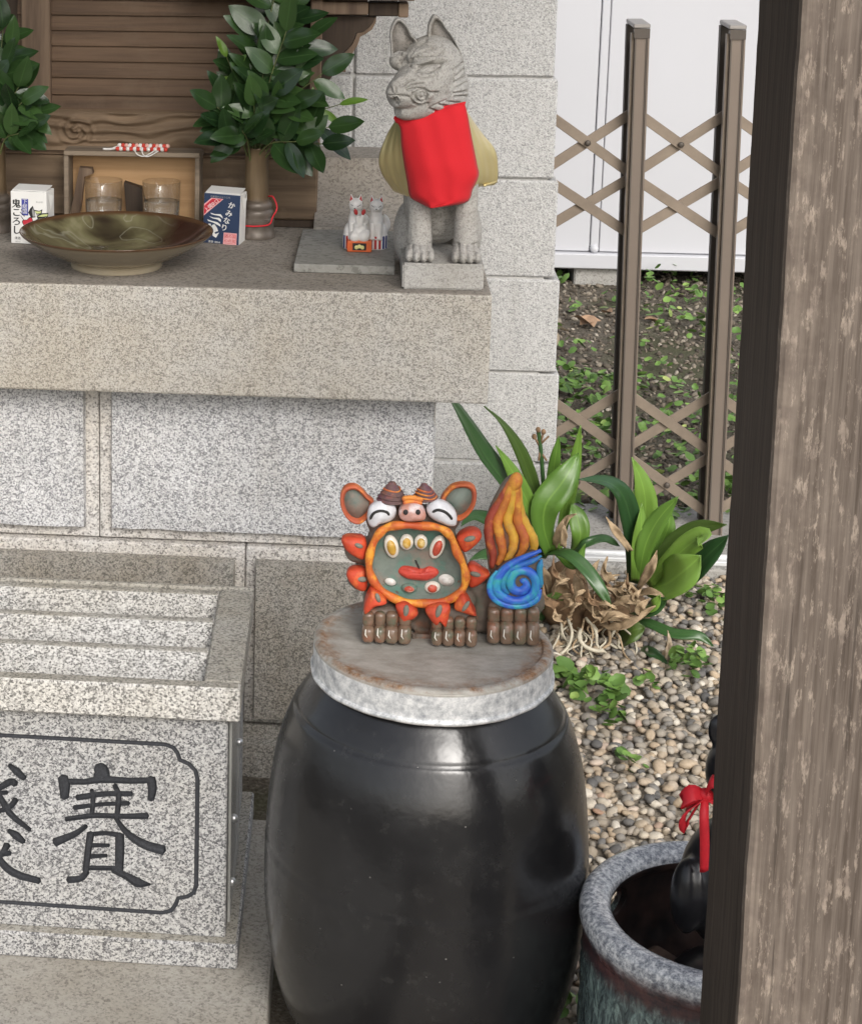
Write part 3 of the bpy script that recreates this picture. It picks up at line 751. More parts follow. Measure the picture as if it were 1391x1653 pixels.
# carved beam: waves cut into the board
def carved_beam():
    x0, x1 = -.9, at(500, 200, SY+.02).x; nx, nz = 420, 46; bm = bmesh.new(); g = {}
    for i in range(nx+1):
        for j in range(nz+1):
            x = x0+(x1-x0)*i/nx; z = zc0+(zc1-zc0)*j/nz
            p = Vector((x*5.5, z*9, 2.1)); wv = mnoise.noise(p*1.6)*2.2+mnoise.noise(p*4)*.6
            ph = (z-zc0)*230+wv*3.2+x*4
            h = .0035*math.sin(ph)+.005*mnoise.noise(p*2.2)
            cx = (x-at(120, 210, SY).x); cz = (z-(zc0+zc1)/2); rr = math.hypot(cx, cz*1.2)
            if rr < .045: h += .006*math.sin(rr*420+math.atan2(cz, cx)*2)*(1-rr/.045)
            e = min(j, nz-j)/4.0
            g[i, j] = bm.verts.new((x, SY+.02-max(-.006, h)*min(1, e), z))
    for i in range(nx):
        for j in range(nz): bm.faces.new((g[i,j], g[i+1,j], g[i+1,j+1], g[i,j+1]))
    bk = [bm.verts.new(g[0,0].co+Vector((0,.05,0))), bm.verts.new(g[nx,0].co+Vector((0,.05,0))), bm.verts.new(g[nx,nz].co+Vector((0,.05,0))), bm.verts.new(g[0,nz].co+Vector((0,.05,0)))]
    bm.faces.new([g[i, nz] for i in range(nx+1)]+[bk[2], bk[3]])
    bm.faces.new([g[nx, j] for j in range(nz+1)]+[bk[2], bk[1]])
    return bm
obj('carved_beam', carved_beam(), 'shrine_base', shr, True)
# louvred doors
vz = [181, 152, 124, 98, 73, 48, 23, -2, -28]
LYD = SY+.075
for k in range(len(vz)-1):
    z0 = at(220, vz[k], LYD).z; z1 = at(220, vz[k+1], LYD).z
    bm = bmesh.new()
    prism(bm, [Vector((-.62, y, z)) for y, z in ((LYD-.006, z0-.001), (LYD-.004, z0-.002), (LYD+.010, z0-.002), (LYD+.010, z1-.002), (LYD+.0005, z1-.002), (LYD-.006, z0+.004))], (.62+at(408, 100, LYD).x, 0, 0))
    obj('louvre_slat', bm, 'louver_wood', shr)
mkbox('door_rail', -.62, at(408, 100, LYD).x, LYD-.018, LYD+.02, zc1+.001, at(220, 183, LYD).z, 'louver_wood', shr, .002)
mkbox('door_back', -.9, at(500, 100, LYD).x, LYD+.021, LYD+.04, zc1-.01, 1.46, 'shrine_dark', shr, 0)
for (u0, u1, mt) in ((38, 84, 'shrine_wood_v'), (409, 440, 'shrine_dark')):
    mkbox('door_stile', at(u0, 100, LYD).x, at(u1, 100, LYD).x, LYD-.022, LYD+.02, zc1+.0015, 1.46, mt, shr, .002)
mkbox('corner_post', at(500, 100, SY+.02).x, at(519, 100, SY+.02).x, SY+.004, SY+.035, at(450, 257, SY).z+.001, 1.46, 'shrine_wood_v', shr, .002)
mkbox('post_foot', at(497, 235, SY).x, at(508, 235, SY).x, SY-.006, SY+.0035, at(505, 262, SY).z, at(505, 215, SY).z, 'shrine_wood_v', shr, .002)
def zpoly(pts, k, ox, oy, Y): return [at(ox+x/k, oy+y/k, Y) for x, y in pts]
BRK = [(772,86),(1075,96),(1118,100),(1108,128),(1085,158),(1050,184),(1004,192),(996,222),(978,262),(938,304),(906,340),(892,384),(890,418),(862,452),(838,484),(746,472),(760,300)]
bm = bmesh.new(); prism(bm, zpoly(BRK, 3.66, 300, 0, SY+.035), (0, .03, 0)); obj('roof_bracket', bm, 'shrine_dark', shr)
BR2 = [(1090,100),(1118,100),(1108,130),(1085,160),(1050,186),(1010,194),(1000,226),(980,266),(940,306),(908,344),(894,386),(892,420),(944,424),(942,395),(955,352),(985,312),(1015,262),(1030,215),(1060,200),(1100,172),(1122,130),(1126,100)]
bm = bmesh.new(); prism(bm, zpoly(BR2, 3.66, 300, 0, SY+.036), (0, .05, 0)); obj('bracket_edge', bm, 'shrine_wood_v', shr)
def beam(u0, u1, v0, v1, Y, d, mt, nm):
    a = at(u0, v0, Y); b = at(u1, v1, Y); return mkbox(nm, a.x, b.x, Y, Y+d, b.z, a.z, mt, shr, .002)
beam(514, 594, 2, 24, SY+.01, .05, 'shrine_wood_v', 'roof_beam'); beam(594.5, 643, 4, 26, SY+.025, .05, 'shrine_dark', 'roof_beam'); beam(643, 659, 5, 28, SY+.02, .055, 'shrine_wood_v', 'beam_end')
beam(300, 670, -40, 1, SY-.01, .12, 'shrine_wood', 'eave_board')
for k_ in range(2):                                  # gabled roof, above the picture
    bm = bmesh.new(); prism(bm, [Vector((-1.0, y_, z_)) for y_, z_ in (((SY-.09, 1.455), (SY+.12, 1.56), (SY+.12, 1.575), (SY-.09, 1.47)) if k_ == 0 else ((SY+.1205, 1.56), (SY+.30, 1.47), (SY+.30, 1.485), (SY+.1205, 1.575)))], (1.12, 0, 0)); obj('roof_slope', bm, 'shrine_wood', shr)

# ---------------------------------------------------------------- cove-shaped stone beside the shrine
granite('cove_stone', (.36,.335,.30), (.29,.265,.235), (.19,.175,.155), 260, stain=(.8,.76,.7), stain_amt=.6, bump=.4, darkfrac=.05)
cx0 = at(506, 375, 3.415).x
cove = [(3.415, TOPZ+.0005), (3.415, TOPZ+.017), (3.44, TOPZ+.0175)]
zt_ = at(560, 250, 3.62).z
for i in range(9):
    a_ = i/8*math.pi/2
    cove.append((3.44+(3.60-3.44)*math.sin(a_)*.95, TOPZ+.018+(zt_-TOPZ-.018)*(1-math.cos(a_))**.8))
cove += [(3.62, zt_), (3.72, zt_), (3.72, TOPZ+.0005)]
bm = bmesh.new(); prism(bm, [Vector((cx0, y, z)) for y, z in cove], (.245-cx0-.03, 0, 0))
o = sharp(obj('cove_stone', bm, 'cove_stone'), 30); tag(o, 'curved grey stone block standing on the altar between shrine and fox', 'stone block')

# ---------------------------------------------------------------- slate plate
granite('slate', (.31,.305,.285), (.265,.26,.24), (.19,.185,.17), 120, stain=(.8,.8,.75), stain_amt=.6, bump=.12, darkfrac=.05, rough=.6)
bm = bmesh.new()
prism(bm, [Vector(p) for p in ((-.087,3.122,TOPZ+.0005),(.0785,3.119,TOPZ+.0005),(.083,3.405,TOPZ+.0005),(-.080,3.405,TOPZ+.0005))], (0,0,.0145))
bmesh.ops.bevel(bm, geom=bm.edges[:], offset=.0012, segments=1, affect='EDGES')
tag(obj('slate_plate', bm, 'slate'), 'flat grey slate plate on the altar under the white foxes', 'plate')

# ---------------------------------------------------------------- ceramic dish
def dish_mat():
    t = NT('dish_glaze')
    sub = t.n('VectorMath', operation='SUBTRACT'); t.l(t.vec, sub.inputs[0]); sub.inputs[1].default_value = tuple(DC)
    s2 = t.n('SeparateXYZ'); t.l(sub.outputs[0], s2.inputs[0])
    geo = t.n('NewGeometry'); sn = t.n('SeparateXYZ'); t.l(geo.outputs['True Normal'], sn.inputs[0])
    n = t.noise(9, 3, .5, dist=1.0); n2 = t.noise(12, 2, .5, dist=1.5)
    inn = t.ramp(n, [(.32, (.028,.019,.014)), (.46, (.080,.068,.036)), (.6, (.165,.150,.080)), (.75, (.26,.24,.15))])
    inn = t.mix(t.ramp(n2, [(.57, (0,0,0)), (.60, (.5,.5,.5)), (.64, (0,0,0))]), inn, (.30,.29,.22))
    inn = t.mix(t.ramp1(s2.outputs[0], .035, .095), inn, (.040,.018,.012))
    out = t.ramp(t.math('ADD', t.math('MULTIPLY', s2.outputs[2], 9), t.math('MULTIPLY', t.noise(30, 3), .25)), [(.0, (.42,.375,.285)), (.22, (.34,.285,.195)), (.5, (.25,.205,.135))])
    rim = t.ramp(s2.outputs[2], [(.0545, (0,0,0)), (.0575, (1,1,1))])
    c = t.mix(t.ramp1(sn.outputs[2], -.1, .1), out, inn)
    c = t.mix(rim, c, (.085,.045,.022))
    t.col(c); t.bump(t.noise(1, 2, vec=t.map((3,3,300))), .08, .001)
    return t.set(rough=.14, spec=.5)
DC = on(188, 372, TOPZ+.060); DC.z = TOPZ+.0005
dish_mat()
dr = (at(343, 375, DC.y).x-at(33, 375, DC.y).x)/2
k = dr/.165
prof = [(.001,.004),(.068,.004),(.072,0),(.078,0),(.081,.012),(.10,.020),(.135,.038),(.158,.053),(.1645,.0595),(.1625,.061),(.1555,.0555),(.13,.036),(.09,.019),(.04,.013),(.001,.012)]
bm = bmesh.new(); lathe(bm, [(p.x*k, p.y) for p in spline([(r, z, 0) for r, z in prof], 90)], DC, 96, wob=lambda a, z: .006*math.sin(2*a+.4))
dish = obj('ceramic_dish', bm, 'dish_glaze', None, True); tag(dish, 'wide brown and olive glazed ceramic dish on the altar shelf', 'dish')

# ---------------------------------------------------------------- wooden case with two glasses of water
CY = 3.415
case = thing('wooden_case', (at(212, 350, CY).x, CY+.06, TOPZ), 'open-fronted shallow wooden case behind the dish', 'wooden case')
cxa, cxb = at(103, 300, CY).x, at(322, 300, CY).x; cza, czb = TOPZ+.001, at(212, 245, CY).z; tb = .0085; cd = .11
mkbox('side_board', cxa, cxa+tb, CY, CY+cd, cza, czb-tb-.0005, 'case_wood', case, .001)
mkbox('side_board', cxb-tb, cxb, CY, CY+cd, cza, czb-tb-.0005, 'case_wood', case, .001)
mkbox('top_board', cxa, cxb, CY, CY+cd*.5, czb-tb, czb, 'case_wood', case, .001)
mkbox('bottom_board', cxa+tb+.0005, cxb-tb-.0005, CY+.001, CY+cd*.5, cza, cza+tb, 'case_wood', case, .001)
mkbox('back_board', cxa+tb+.0005, cxb-tb-.0005, CY+cd*.5+.0005, CY+cd*.62, cza, czb-tb-.001, 'case_inside_lit', case, .0)
bm = bmesh.new(); p0 = [at(u, v, CY+.025) for u, v in ((112,352),(128,270),(148,272),(150,280),(136,285),(128,352))]
prism(bm, p0, (0, .02, 0)); o = obj('reflection_wedge', bm, 'shrine_wood_v'); tag(o, 'brown wedge standing in for a reflection inside the case at left', 'reflection')  # brown wedge put in to imitate a reflection
bm = bmesh.new(); prism(bm, [at(u, v, CY+.025) for u, v in ((200,294),(228,303),(240,360),(205,360))], (0, .022, 0))
o = obj('reflection_shape', bm, 'shrine_dark'); tag(o, 'dark slanted shape standing in for a reflection between the two glasses', 'plaque')  # dark shape added to imitate a reflection by the glasses
def clear(name, tint, body, ior):
    t = NT(name); t.t.nodes.remove(t.b); out = [n for n in t.t.nodes if n.type == 'OUTPUT_MATERIAL'][0]
    tr = t.n('BsdfTransparent'); tr.inputs[0].default_value = (*tint, 1); rf = t.n('BsdfRefraction'); rf.inputs['IOR'].default_value = ior; rf.inputs['Roughness'].default_value = .0; rf.inputs[0].default_value = (*tint, 1)
    gl_ = t.n('BsdfGlossy'); gl_.inputs['Roughness'].default_value = .03; lw = t.n('LayerWeight'); lw.inputs[0].default_value = .5
    m1 = t.n('MixShader'); m1.inputs[0].default_value = body; t.l(tr.outputs[0], m1.inputs[1]); t.l(rf.outputs[0], m1.inputs[2])
    m2 = t.n('MixShader'); t.l(t.math('ADD', .06, t.math('MULTIPLY', t.math('POWER', lw.outputs['Facing'], 4.0), .55)), m2.inputs[0]); t.l(m1.outputs[0], m2.inputs[1]); t.l(gl_.outputs[0], m2.inputs[2]); t.l(m2.outputs[0], out.inputs[0])
clear('glass', (.965,.97,.968), .03, 1.45); clear('water', (.97,.98,.98), .6, 1.33)
gl = [(.0255,0),(.029,.001),(.0305,.006),(.0335,.05),(.0345,.098),(.0342,.0995),(.0331,.099),(.0322,.05),(.029,.012),(.001,.0095)]
for k_, (u0, u1) in enumerate(((136, 199), (228, 293))):
    gc = Vector((at((u0+u1)/2, 330, 3.385).x, 3.385, TOPZ+.0012))
    lb = 'left clear tumbler of water in front of the wooden case' if k_ == 0 else 'right clear tumbler of water beside the navy carton'
    g = thing('water_glass', gc, lb, 'glass', 'glasses of water on the altar')
    bm = bmesh.new(); lathe(bm, [(.001,.0)]+gl, gc, 40); obj('tumbler', bm, 'glass', g, True)
    bm = bmesh.new(); lathe(bm, [(.001,.0100),(.0288,.0122),(.0325,.062),(.0325,.063),(.001,.0626)], gc, 40); obj('water', bm, 'water', g, True)

# braided cord on the case
plain('cord_red', (.55,.06,.04), .8, var=.15, vs=90); plain('cord_pink', (.72,.42,.36), .8, var=.1, vs=90); plain('cord_white', (.75,.73,.70), .8, var=.06, vs=90)
cordz = czb+.0065
cord = thing('braided_cord', (at(230, 240, CY+.01).x, CY+.01, czb), 'red and white braided cord charm lying on top of the wooden case', 'cord')
xs0, xs1 = at(190, 240, CY+.012).x, at(273, 240, CY+.012).x
n = 15
for i in range(n):
    for r_ in range(2):
        x = xs0+(xs1-xs0)*(i+.5*r_)/n
        bm = bmesh.new(); ell(bm, (x, CY+.012+(.003 if r_ else -.002), cordz+(.003 if r_ else -.0025)), (.0042, .0045, .0042), 8, Matrix.Rotation(R(35 if r_ else -35), 3, 'Y'), 6)
        obj('braid_strand', bm, ('cord_red', 'cord_pink', 'cord_white')[(i+r_*2) % 3] if r_ else ('cord_red', 'cord_white')[i % 2], cord, True)
bm = bmesh.new(); tube(bm, spline([(xs0, CY+.012, cordz), (xs0-.012, CY+.012, czb+.003), (xs0-.027, CY+.013, czb+.0025)], 8), [.003]*3+[.0022]*6, 6); obj('cord_end', bm, 'cord_white', cord, True)
a0 = at(219, 243, CY-.003)
bm = bmesh.new(); tube(bm, spline([at(217, 242, CY-.001), at(222, 249, CY-.003), at(232, 252, CY-.003), at(243, 247, CY-.003), at(250, 242, CY-.001)], 14), .0011, 6); obj('cord_loop', bm, 'cord_white', cord, True)
bm = bmesh.new(); tube(bm, spline([at(228, 241, CY-.002), at(232, 250, CY-.0055), at(240, 252, CY-.0055), at(256, 243, CY-.002)], 12), .0011, 6); obj('cord_loop', bm, 'cord_white', cord, True)

# ---------------------------------------------------------------- sake cartons
plain('card_white', (.80,.79,.76), .45, var=.03, vs=30); plain('card_navy', (.030,.050,.105), .4, var=.06, vs=30)
plain('print_black', (.02,.02,.02), .5, var=.1); plain('print_red', (.55,.03,.05), .5, var=.05); plain('print_blue', (.05,.06,.30), .5, var=.05)
plain('print_green', (.62,.68,.30), .5, var=.05); plain('print_pink', (.80,.42,.42), .5, var=.05); plain('print_grey', (.35,.35,.34), .5, var=.05)
def text_mesh(body, size, name):
    cu = bpy.data.curves.new(name, 'FONT'); cu.body = body; cu.size = size; cu.align_x = 'CENTER'; cu.align_y = 'CENTER'; cu.extrude = .00008; cu.resolution_u = 3
    o = bpy.data.objects.new(name, cu); COL.objects.link(o)
    me = bpy.data.meshes.new_from_object(o.evaluated_get(bpy.context.evaluated_depsgraph_get()))
    bpy.data.objects.remove(o); bpy.data.curves.remove(cu); return me
class Face:
    """flat printing on the front of a carton: local x right, y up, origin at the lower left corner of the face"""
    def __init__(s, root, M): s.root, s.M = root, M
    def put(s, name, me, mat):
        me.transform(s.M); o = raw(name, me, mat, s.root); return o
    def text(s, body, x, y, size, mat, rot=0, bold=0, sx=1, lift=.0002):
        me = text_mesh(body, size, 'lettering'); me.transform(Matrix.Translation((x, y, lift)) @ Matrix.Rotation(R(rot), 4, 'Z') @ Matrix.Diagonal((sx, 1, 1, 1)))
        return s.put('lettering', me, mat)
    def poly(s, pts, mat, lift=.00015, name='print'):
        bm = bmesh.new(); prism(bm, [Vector((x, y, lift)) for x, y in pts], (0, 0, -.0001))
        bmesh.ops.triangulate(bm, faces=[f for f in bm.faces if len(f.verts) > 4])
        me = bpy.data.meshes.new(name); bmesh.ops.recalc_face_normals(bm, faces=bm.faces); bm.to_mesh(me); bm.free(); return s.put(name, me, mat)
def carton(label, p_left, p_right, wd, dp, h, tilt, mat_front, mat_side, peel=False):
    c = (p_left+p_right)/2; ax = (p_right-p_left); ang = math.atan2(ax.y, ax.x)
    root = thing('sake_carton', c, label, 'carton', 'drink cartons on the altar')
    M = Matrix.Translation(p_left) @ Matrix.Rotation(ang, 4, 'Z') @ Matrix.Rotation(R(tilt), 4, 'Y')
    bm = bmesh.new(); box(bm, 0, wd, 0, dp, 0, h, .0012, 2)
    me = bpy.data.meshes.new('carton_body'); bm.to_mesh(me); bm.free()
    me.materials.append(MATS[mat_front]); me.materials.append(MATS[mat_side])
    for p in me.polygons: p.material_index = 0 if p.normal.y < -.8 else 1
    me.transform(M); raw('carton_body', me, None, root)
    bm = bmesh.new()                                   # folded flap on top
    prism(bm, [Vector(p) for p in ((.002, .004, h+.0005), (wd-.002, .004, h+.0005), (wd-.002, dp-.004, h+.0045), (.002, dp-.004, h+.0045))], (0, 0, .0012))
    me = bpy.data.meshes.new('top_flap'); bm.to_mesh(me); bm.free(); me.transform(M); raw('top_flap', me, 'card_white', root)
    bm = bmesh.new()                                   # side ear
    prism(bm, [Vector(p) for p in ((wd+.0008, .006, h-.004), (wd+.006, .02, h-.008), (wd+.0008, dp-.006, h-.004), (wd+.0006, dp*.5, h-.036))], (.0008, 0, 0))
    me = bpy.data.meshes.new('side_ear'); bm.to_mesh(me); bm.free(); me.transform(M); raw('side_ear', me, 'card_white', root)
    return Face(root, M @ Matrix.Rotation(R(90), 4, 'X'))
pl = on(18, 392, TOPZ+.0008); pr_ = pl+Vector((.066, -.010, 0))
F1 = carton('white sake carton with black lettering and a red flower, left of the dish', pl, pr_, .066, .045, .094, 0, 'card_white', 'card_white')
kx = .066/62.0; q = lambda x, y: ((x-175)/12.65*kx*1.0, (1285-y)/12.65*kx*.93)
for ch, y in (('鬼', 380), ('こ', 580), ('ろ', 785), ('し', 985)):
    x_, y_ = q(300, y); F1.text(ch, x_, y_, .0165, 'print_black', sx=1.05); F1.text(ch, x_+.0005, y_+.0002, .0165, 'print_black', sx=1.05, lift=.00035); F1.text(ch, x_-.0004, y_-.0003, .0165, 'print_black', sx=1.05, lift=.00045)
F1.poly([q(*p) for p in ((415,250),(560,250),(560,630),(415,630))], 'print_blue')
for ch, y in (('下', 315), ('総', 430), ('国', 545)):
    x_, y_ = q(487, y); F1.text(ch, x_, y_, .0095, 'card_white', lift=.0003)
x_, y_ = q(810, 312); F1.text('BLAND', x_, y_, .004, 'print_grey')
def blob(cx, cy, rx, ry, n=18, lob=5, amp=.18, ph=0): return [q(cx+rx*(1+amp*math.cos(lob*a+ph))*math.cos(a), cy+ry*(1+amp*math.cos(lob*a+ph))*math.sin(a)) for a in np.linspace(0, 2*math.pi, 40)[:-1]]
for pts in (((600,470),(660,400),(700,520),(720,660),(620,680),(560,560)), ((690,490),(800,510),(870,470),(850,580),(740,600)), ((740,620),(860,560),(1000,545),(990,640),(860,660),(760,690)), ((690,740),(800,670),(930,650),(980,720),(850,730),(720,790)), ((730,810),(860,720),(960,740),(1010,830),(930,830),(800,860))):
    F1.poly([q(*p) for p in pts], 'print_black', lift=.00018)
for pts in (((700,520),(800,525),(845,510),(830,560),(745,575)), ((760,640),(860,590),(985,570),(975,620),(850,640)), ((710,740),(800,690),(900,665),(930,700),(840,710)), ((760,800),(850,740),(920,750),(900,800),(800,830))):
    F1.poly([q(*p) for p in pts], 'print_green', lift=.0003)
F1.poly([q(*p) for p in ((640,520),(665,440),(690,540),(720,640),(660,650))], 'print_grey', lift=.0003)
F1.poly(blob(580,850,150,165,lob=5,ph=.6), 'print_black', lift=.00035); F1.poly(blob(580,850,136,150,lob=5,ph=.6), 'print_red', lift=.00045); F1.poly(blob(860,830,60,45), 'print_red', lift=.00035)
F1.poly(blob(600,850,32,32,lob=6), 'card_white', lift=.0006)
for a, b in (((380,560),(480,650)), ((390,640),(460,740)), ((400,500),(480,560))):
    F1.poly([q(a[0], a[1]-10), q(b[0], b[1]-14), q(b[0], b[1]+14), q(a[0], a[1]+10)], 'print_black', lift=.0002)
x_, y_ = q(320, 1165); F1.text('清酒', x_, y_, .0055, 'print_black'); x_, y_ = q(320, 1240); F1.text('180ml', x_, y_, .0042, 'print_grey')

pl2 = on(327, 391, TOPZ+.0008); pr2 = on(388, 395, TOPZ+.0008)
F2 = carton('navy blue sake carton with white lettering and red corner band, in front of the vase', pl2, pl2+(pr2-pl2).normalized()*.066, .066, .045, .090, 1.5, 'card_navy', 'card_white')
s2_ = .066/ (860/13.78); q2 = lambda x, y: ((x-385)/13.78*s2_, (1405-y)/13.78*s2_*.95)
F2.poly([q2(*p) for p in ((390,450),(560,282),(845,290),(390,735))], 'print_pink', lift=.00018)
F2.poly([q2(*p) for p in ((395,490),(580,300),(810,300),(395,700))], 'print_red', lift=.00028)
F2.text('上撰', *q2(500, 540), .0085, 'card_white', rot=44, lift=.0004); F2.text('辛口', *q2(650, 400), .0080, 'card_white', rot=44, lift=.0004)
for ch, x, y in (('か', 1040, 440), ('み', 985, 640), ('な', 940, 825), ('り', 885, 1000)):
    for d_ in (-.0003, .0003): F2.text(ch, q2(x, y)[0]+d_, q2(x, y)[1], .0130, 'card_white', rot=-8, lift=.0003+abs(d_)+(d_ > 0)*.0001)
for pts in (((545,650),(650,675),(790,665),(835,720),(845,770),(770,715),(650,700),(575,685)), ((510,735),(620,765),(760,760),(805,800),(800,860),(720,805),(600,785)), ((475,820),(590,850),(720,870),(790,920),(800,975),(730,940),(620,890),(500,860)),
            ((515,920),(565,925),(575,985),(540,1010),(610,1000),(620,935),(660,930),(670,1000),(720,1015),(745,1085),(690,1110),(655,1140),(690,1165),(770,1120),(700,1260),(620,1215),(610,1120),(560,1060),(490,1010))):
    F2.poly([q2(*p) for p in pts], 'card_white', lift=.0003)
F2.poly([q2(*p) for p in ((880,1110),(1190,1110),(1185,1400),(870,1400))], 'print_pink', lift=.00018)
F2.poly([q2(*p) for p in ((905,1135),(1170,1135),(1165,1375),(895,1375))], 'print_red', lift=.00024)
F2.poly([q2(*p) for p in ((912,1142),(1162,1142),(1158,1368),(902,1368))], 'print_pink', lift=.0003)
for r_, row in enumerate(('酒の国', '心の友')):
    F2.text(row, *q2(1032, 1200+r_*110), .0068, 'print_red', lift=.0004)
F2.text('清酒 180ml', *q2(660, 1365), .0046, 'card_white', lift=.0003)
F2.text('日本酒かみなり三代', *q2(770, 250), .0040, 'print_grey', lift=.0003)

# ---------------------------------------------------------------- bronze vases
def bronze():
    t = NT('vase_bronze')
    s2 = t.n('SeparateXYZ'); t.l(t.vec, s2.inputs[0])
    up = t.ramp(t.noise(1, 3, vec=t.map((60,60,6))), [(.35, (.12,.082,.046)), (.65, (.21,.15,.085))])
    lo = t.ramp(t.noise(30, 4), [(.35, (.11,.090,.072)), (.65, (.19,.16,.135))])
    f = t.ramp1(t.math('ADD', s2.outputs[2], t.math('MULTIPLY', t.noise(30, 3), .02)), TOPZ+.075, TOPZ+.082)
    t.col(t.mix(f, lo, up)); t.set(rough=.38, metal=.25, spec=.5)
bronze()
VB = on(413, 383, TOPZ)
VB.y = 3.40; VB.x = at(413, 380, 3.40).x
vh = at(404, 237, 3.40).z-TOPZ
vp = [(.001,0),(.0345,0),(.035,.006),(.0325,.010),(.0315,.026),(.0325,.028),(.0325,.034),(.0295,.0365),(.0300,.040),(.0310,.0455),(.0295,.050),(.0270,.052),(.0285,.0565),(.0290,.060),(.0265,.065),(.0225,.068),(.0220,.073),(.0218,.080),(.0210,.11),(.0205,vh-.004),(.0218,vh-.0015),(.0212,vh),(.0185,vh),(.0175,vh-.02),(.001,vh-.03)]
def vase(x, y, label):
    v = thing('bronze_vase', (x, y, TOPZ), label, 'vase', 'bronze flower vases')
    bm = bmesh.new(); lathe(bm, vp, (x, y, TOPZ+.0005), 40); obj('vase_body', bm, 'vase_bronze', v); sharp(v.children[0] if v.children else o, 40)
    return v
v1 = vase(VB.x, VB.y, 'ringed bronze vase holding leafy branches, right of the wooden case')
vx0 = at(-8, 350, 3.40).x
v2 = vase(vx0, 3.40, 'ringed bronze vase at the left edge behind the white carton')
for o in list(COL.objects):
    if o.name.startswith('vase_body'): sharp(o, 40)
bm = bmesh.new()
zc_ = TOPZ
cp = [Vector((VB.x+.022, VB.y-.004, TOPZ+.075)), at(441, 318, 3.385), at(447, 335, 3.38), at(440, 350, 3.375), Vector((VB.x+.024, VB.y-.026, TOPZ+.028)), Vector((VB.x, VB.y-.0345, TOPZ+.026)), Vector((VB.x-.022, VB.y-.027, TOPZ+.025))]
tube(bm, spline(cp, 40), .0015, 6); obj('cord_loop', bm, 'ribbon_red', v1, True)['label'] = 'thin red cord looped round the vase foot'

# ---------------------------------------------------------------- leafy branches in the vases
def leaf_mat(name, a, b, rough=.28):
    t = NT(name); oi = t.n('ObjectInfo')
    s2 = t.n('SeparateXYZ'); t.l(t.tc.outputs['UV'], s2.inputs[0])
    c = t.mix(oi.outputs['Random'], a, b)
    ax = t.math('ABSOLUTE', t.math('SUBTRACT', s2.outputs[1], .5))
    vein = t.ramp(ax, [(.0, (1,1,1)), (.05, (0,0,0))])
    c = t.mix(t.math('MULTIPLY', vein, .22), c, tuple(min(1, x*2.2+.02) for x in b))
    c = t.mix(t.math('MULTIPLY', t.noise(60, 3), .3), c, a)
    t.col(c); t.bump(t.noise(1, 3, vec=t.map((70, 20, 1), vec=t.tc.outputs['UV'])), .12, .002)
    t.set(rough=rough, spec=.5); t.b.inputs['Subsurface Weight'].default_value = 0
    return t.m
leaf_mat('leaf_dark', (.014,.036,.012), (.048,.10,.026), .22)
leaf_mat('leaf_young', (.07,.15,.02), (.14,.25,.035), .32)
plain('twig', (.10,.12,.04), .7, var=.3)
def leaf_mesh(name, L=1, W=.42, curl=.12, fold=.10, n=9, tip=1.0, twist=0):
    """pointed oval leaf, length along +X, top +Z, unit length"""
    bm = bmesh.new(); uv = bm.loops.layers.uv.new('UVMap'); rows = []; cols = 5; info = {}
    for i in range(n+1):
        t = i/n
        wv = W*.5*math.sin(math.pi*min(1, max(0.012, t**.85)))**.75*(1-.15*t)
        if i in (0, n): wv = W*.015
        row = []
        for j in range(cols):
            s_ = (j/(cols-1)-.5)*2
            x = L*t; y = wv*s_; z = -curl*t*t*L + fold*abs(s_)*wv*2*.6 + .012*math.sin(9*t+s_*2)
            v = bm.verts.new((x, y, z)); info[v] = (t, (s_+1)/2); row.append(v)
        rows.append(row)
    for a, b in zip(rows, rows[1:]):
        for j in range(cols-1):
            f = bm.faces.new((a[j], b[j], b[j+1], a[j+1]))
            for lp in f.loops: lp[uv].uv = info[lp.vert]
    me = bpy.data.meshes.new(name); bm.to_mesh(me); bm.free()
    me.polygons.foreach_set('use_smooth', [True]*len(me.polygons)); return me
LEAFD = [leaf_mesh('sakaki_leaf', W=w_, curl=c_, fold=f_) for w_, c_, f_ in ((.52,.10,.12), (.56,.22,.10), (.48,.04,.16), (.54,-.08,.12))]
LEAFY = [leaf_mesh('young_leaf', W=w_, curl=c_, fold=f_) for w_, c_, f_ in ((.40,.10,.2), (.36,.22,.16))]
for me in LEAFD: me.materials.append(MATS['leaf_dark'])
for me in LEAFY: me.materials.append(MATS['leaf_young'])
def put_leaf(name, me, base, axis, nrm, L, parent, wscale=1):
    ax = Vector(axis).normalized(); nn = Vector(nrm); nn = (nn-ax*nn.dot(ax)).normalized(); sd = nn.cross(ax)
    M = Matrix((( ax.x*L, sd.x*L*wscale, nn.x*L, base[0]), (ax.y*L, sd.y*L*wscale, nn.y*L, base[1]), (ax.z*L, sd.z*L*wscale, nn.z*L, base[2]), (0,0,0,1)))
    o = bpy.data.objects.new(name, me); COL.objects.link(o); o.parent = parent
    o.matrix_parent_inverse = parent.matrix_world.inverted() if parent.type == 'EMPTY' else Matrix.Identity(4); o.matrix_basis = M; return o
CAMV = Vector((0, 0, CAM_H))
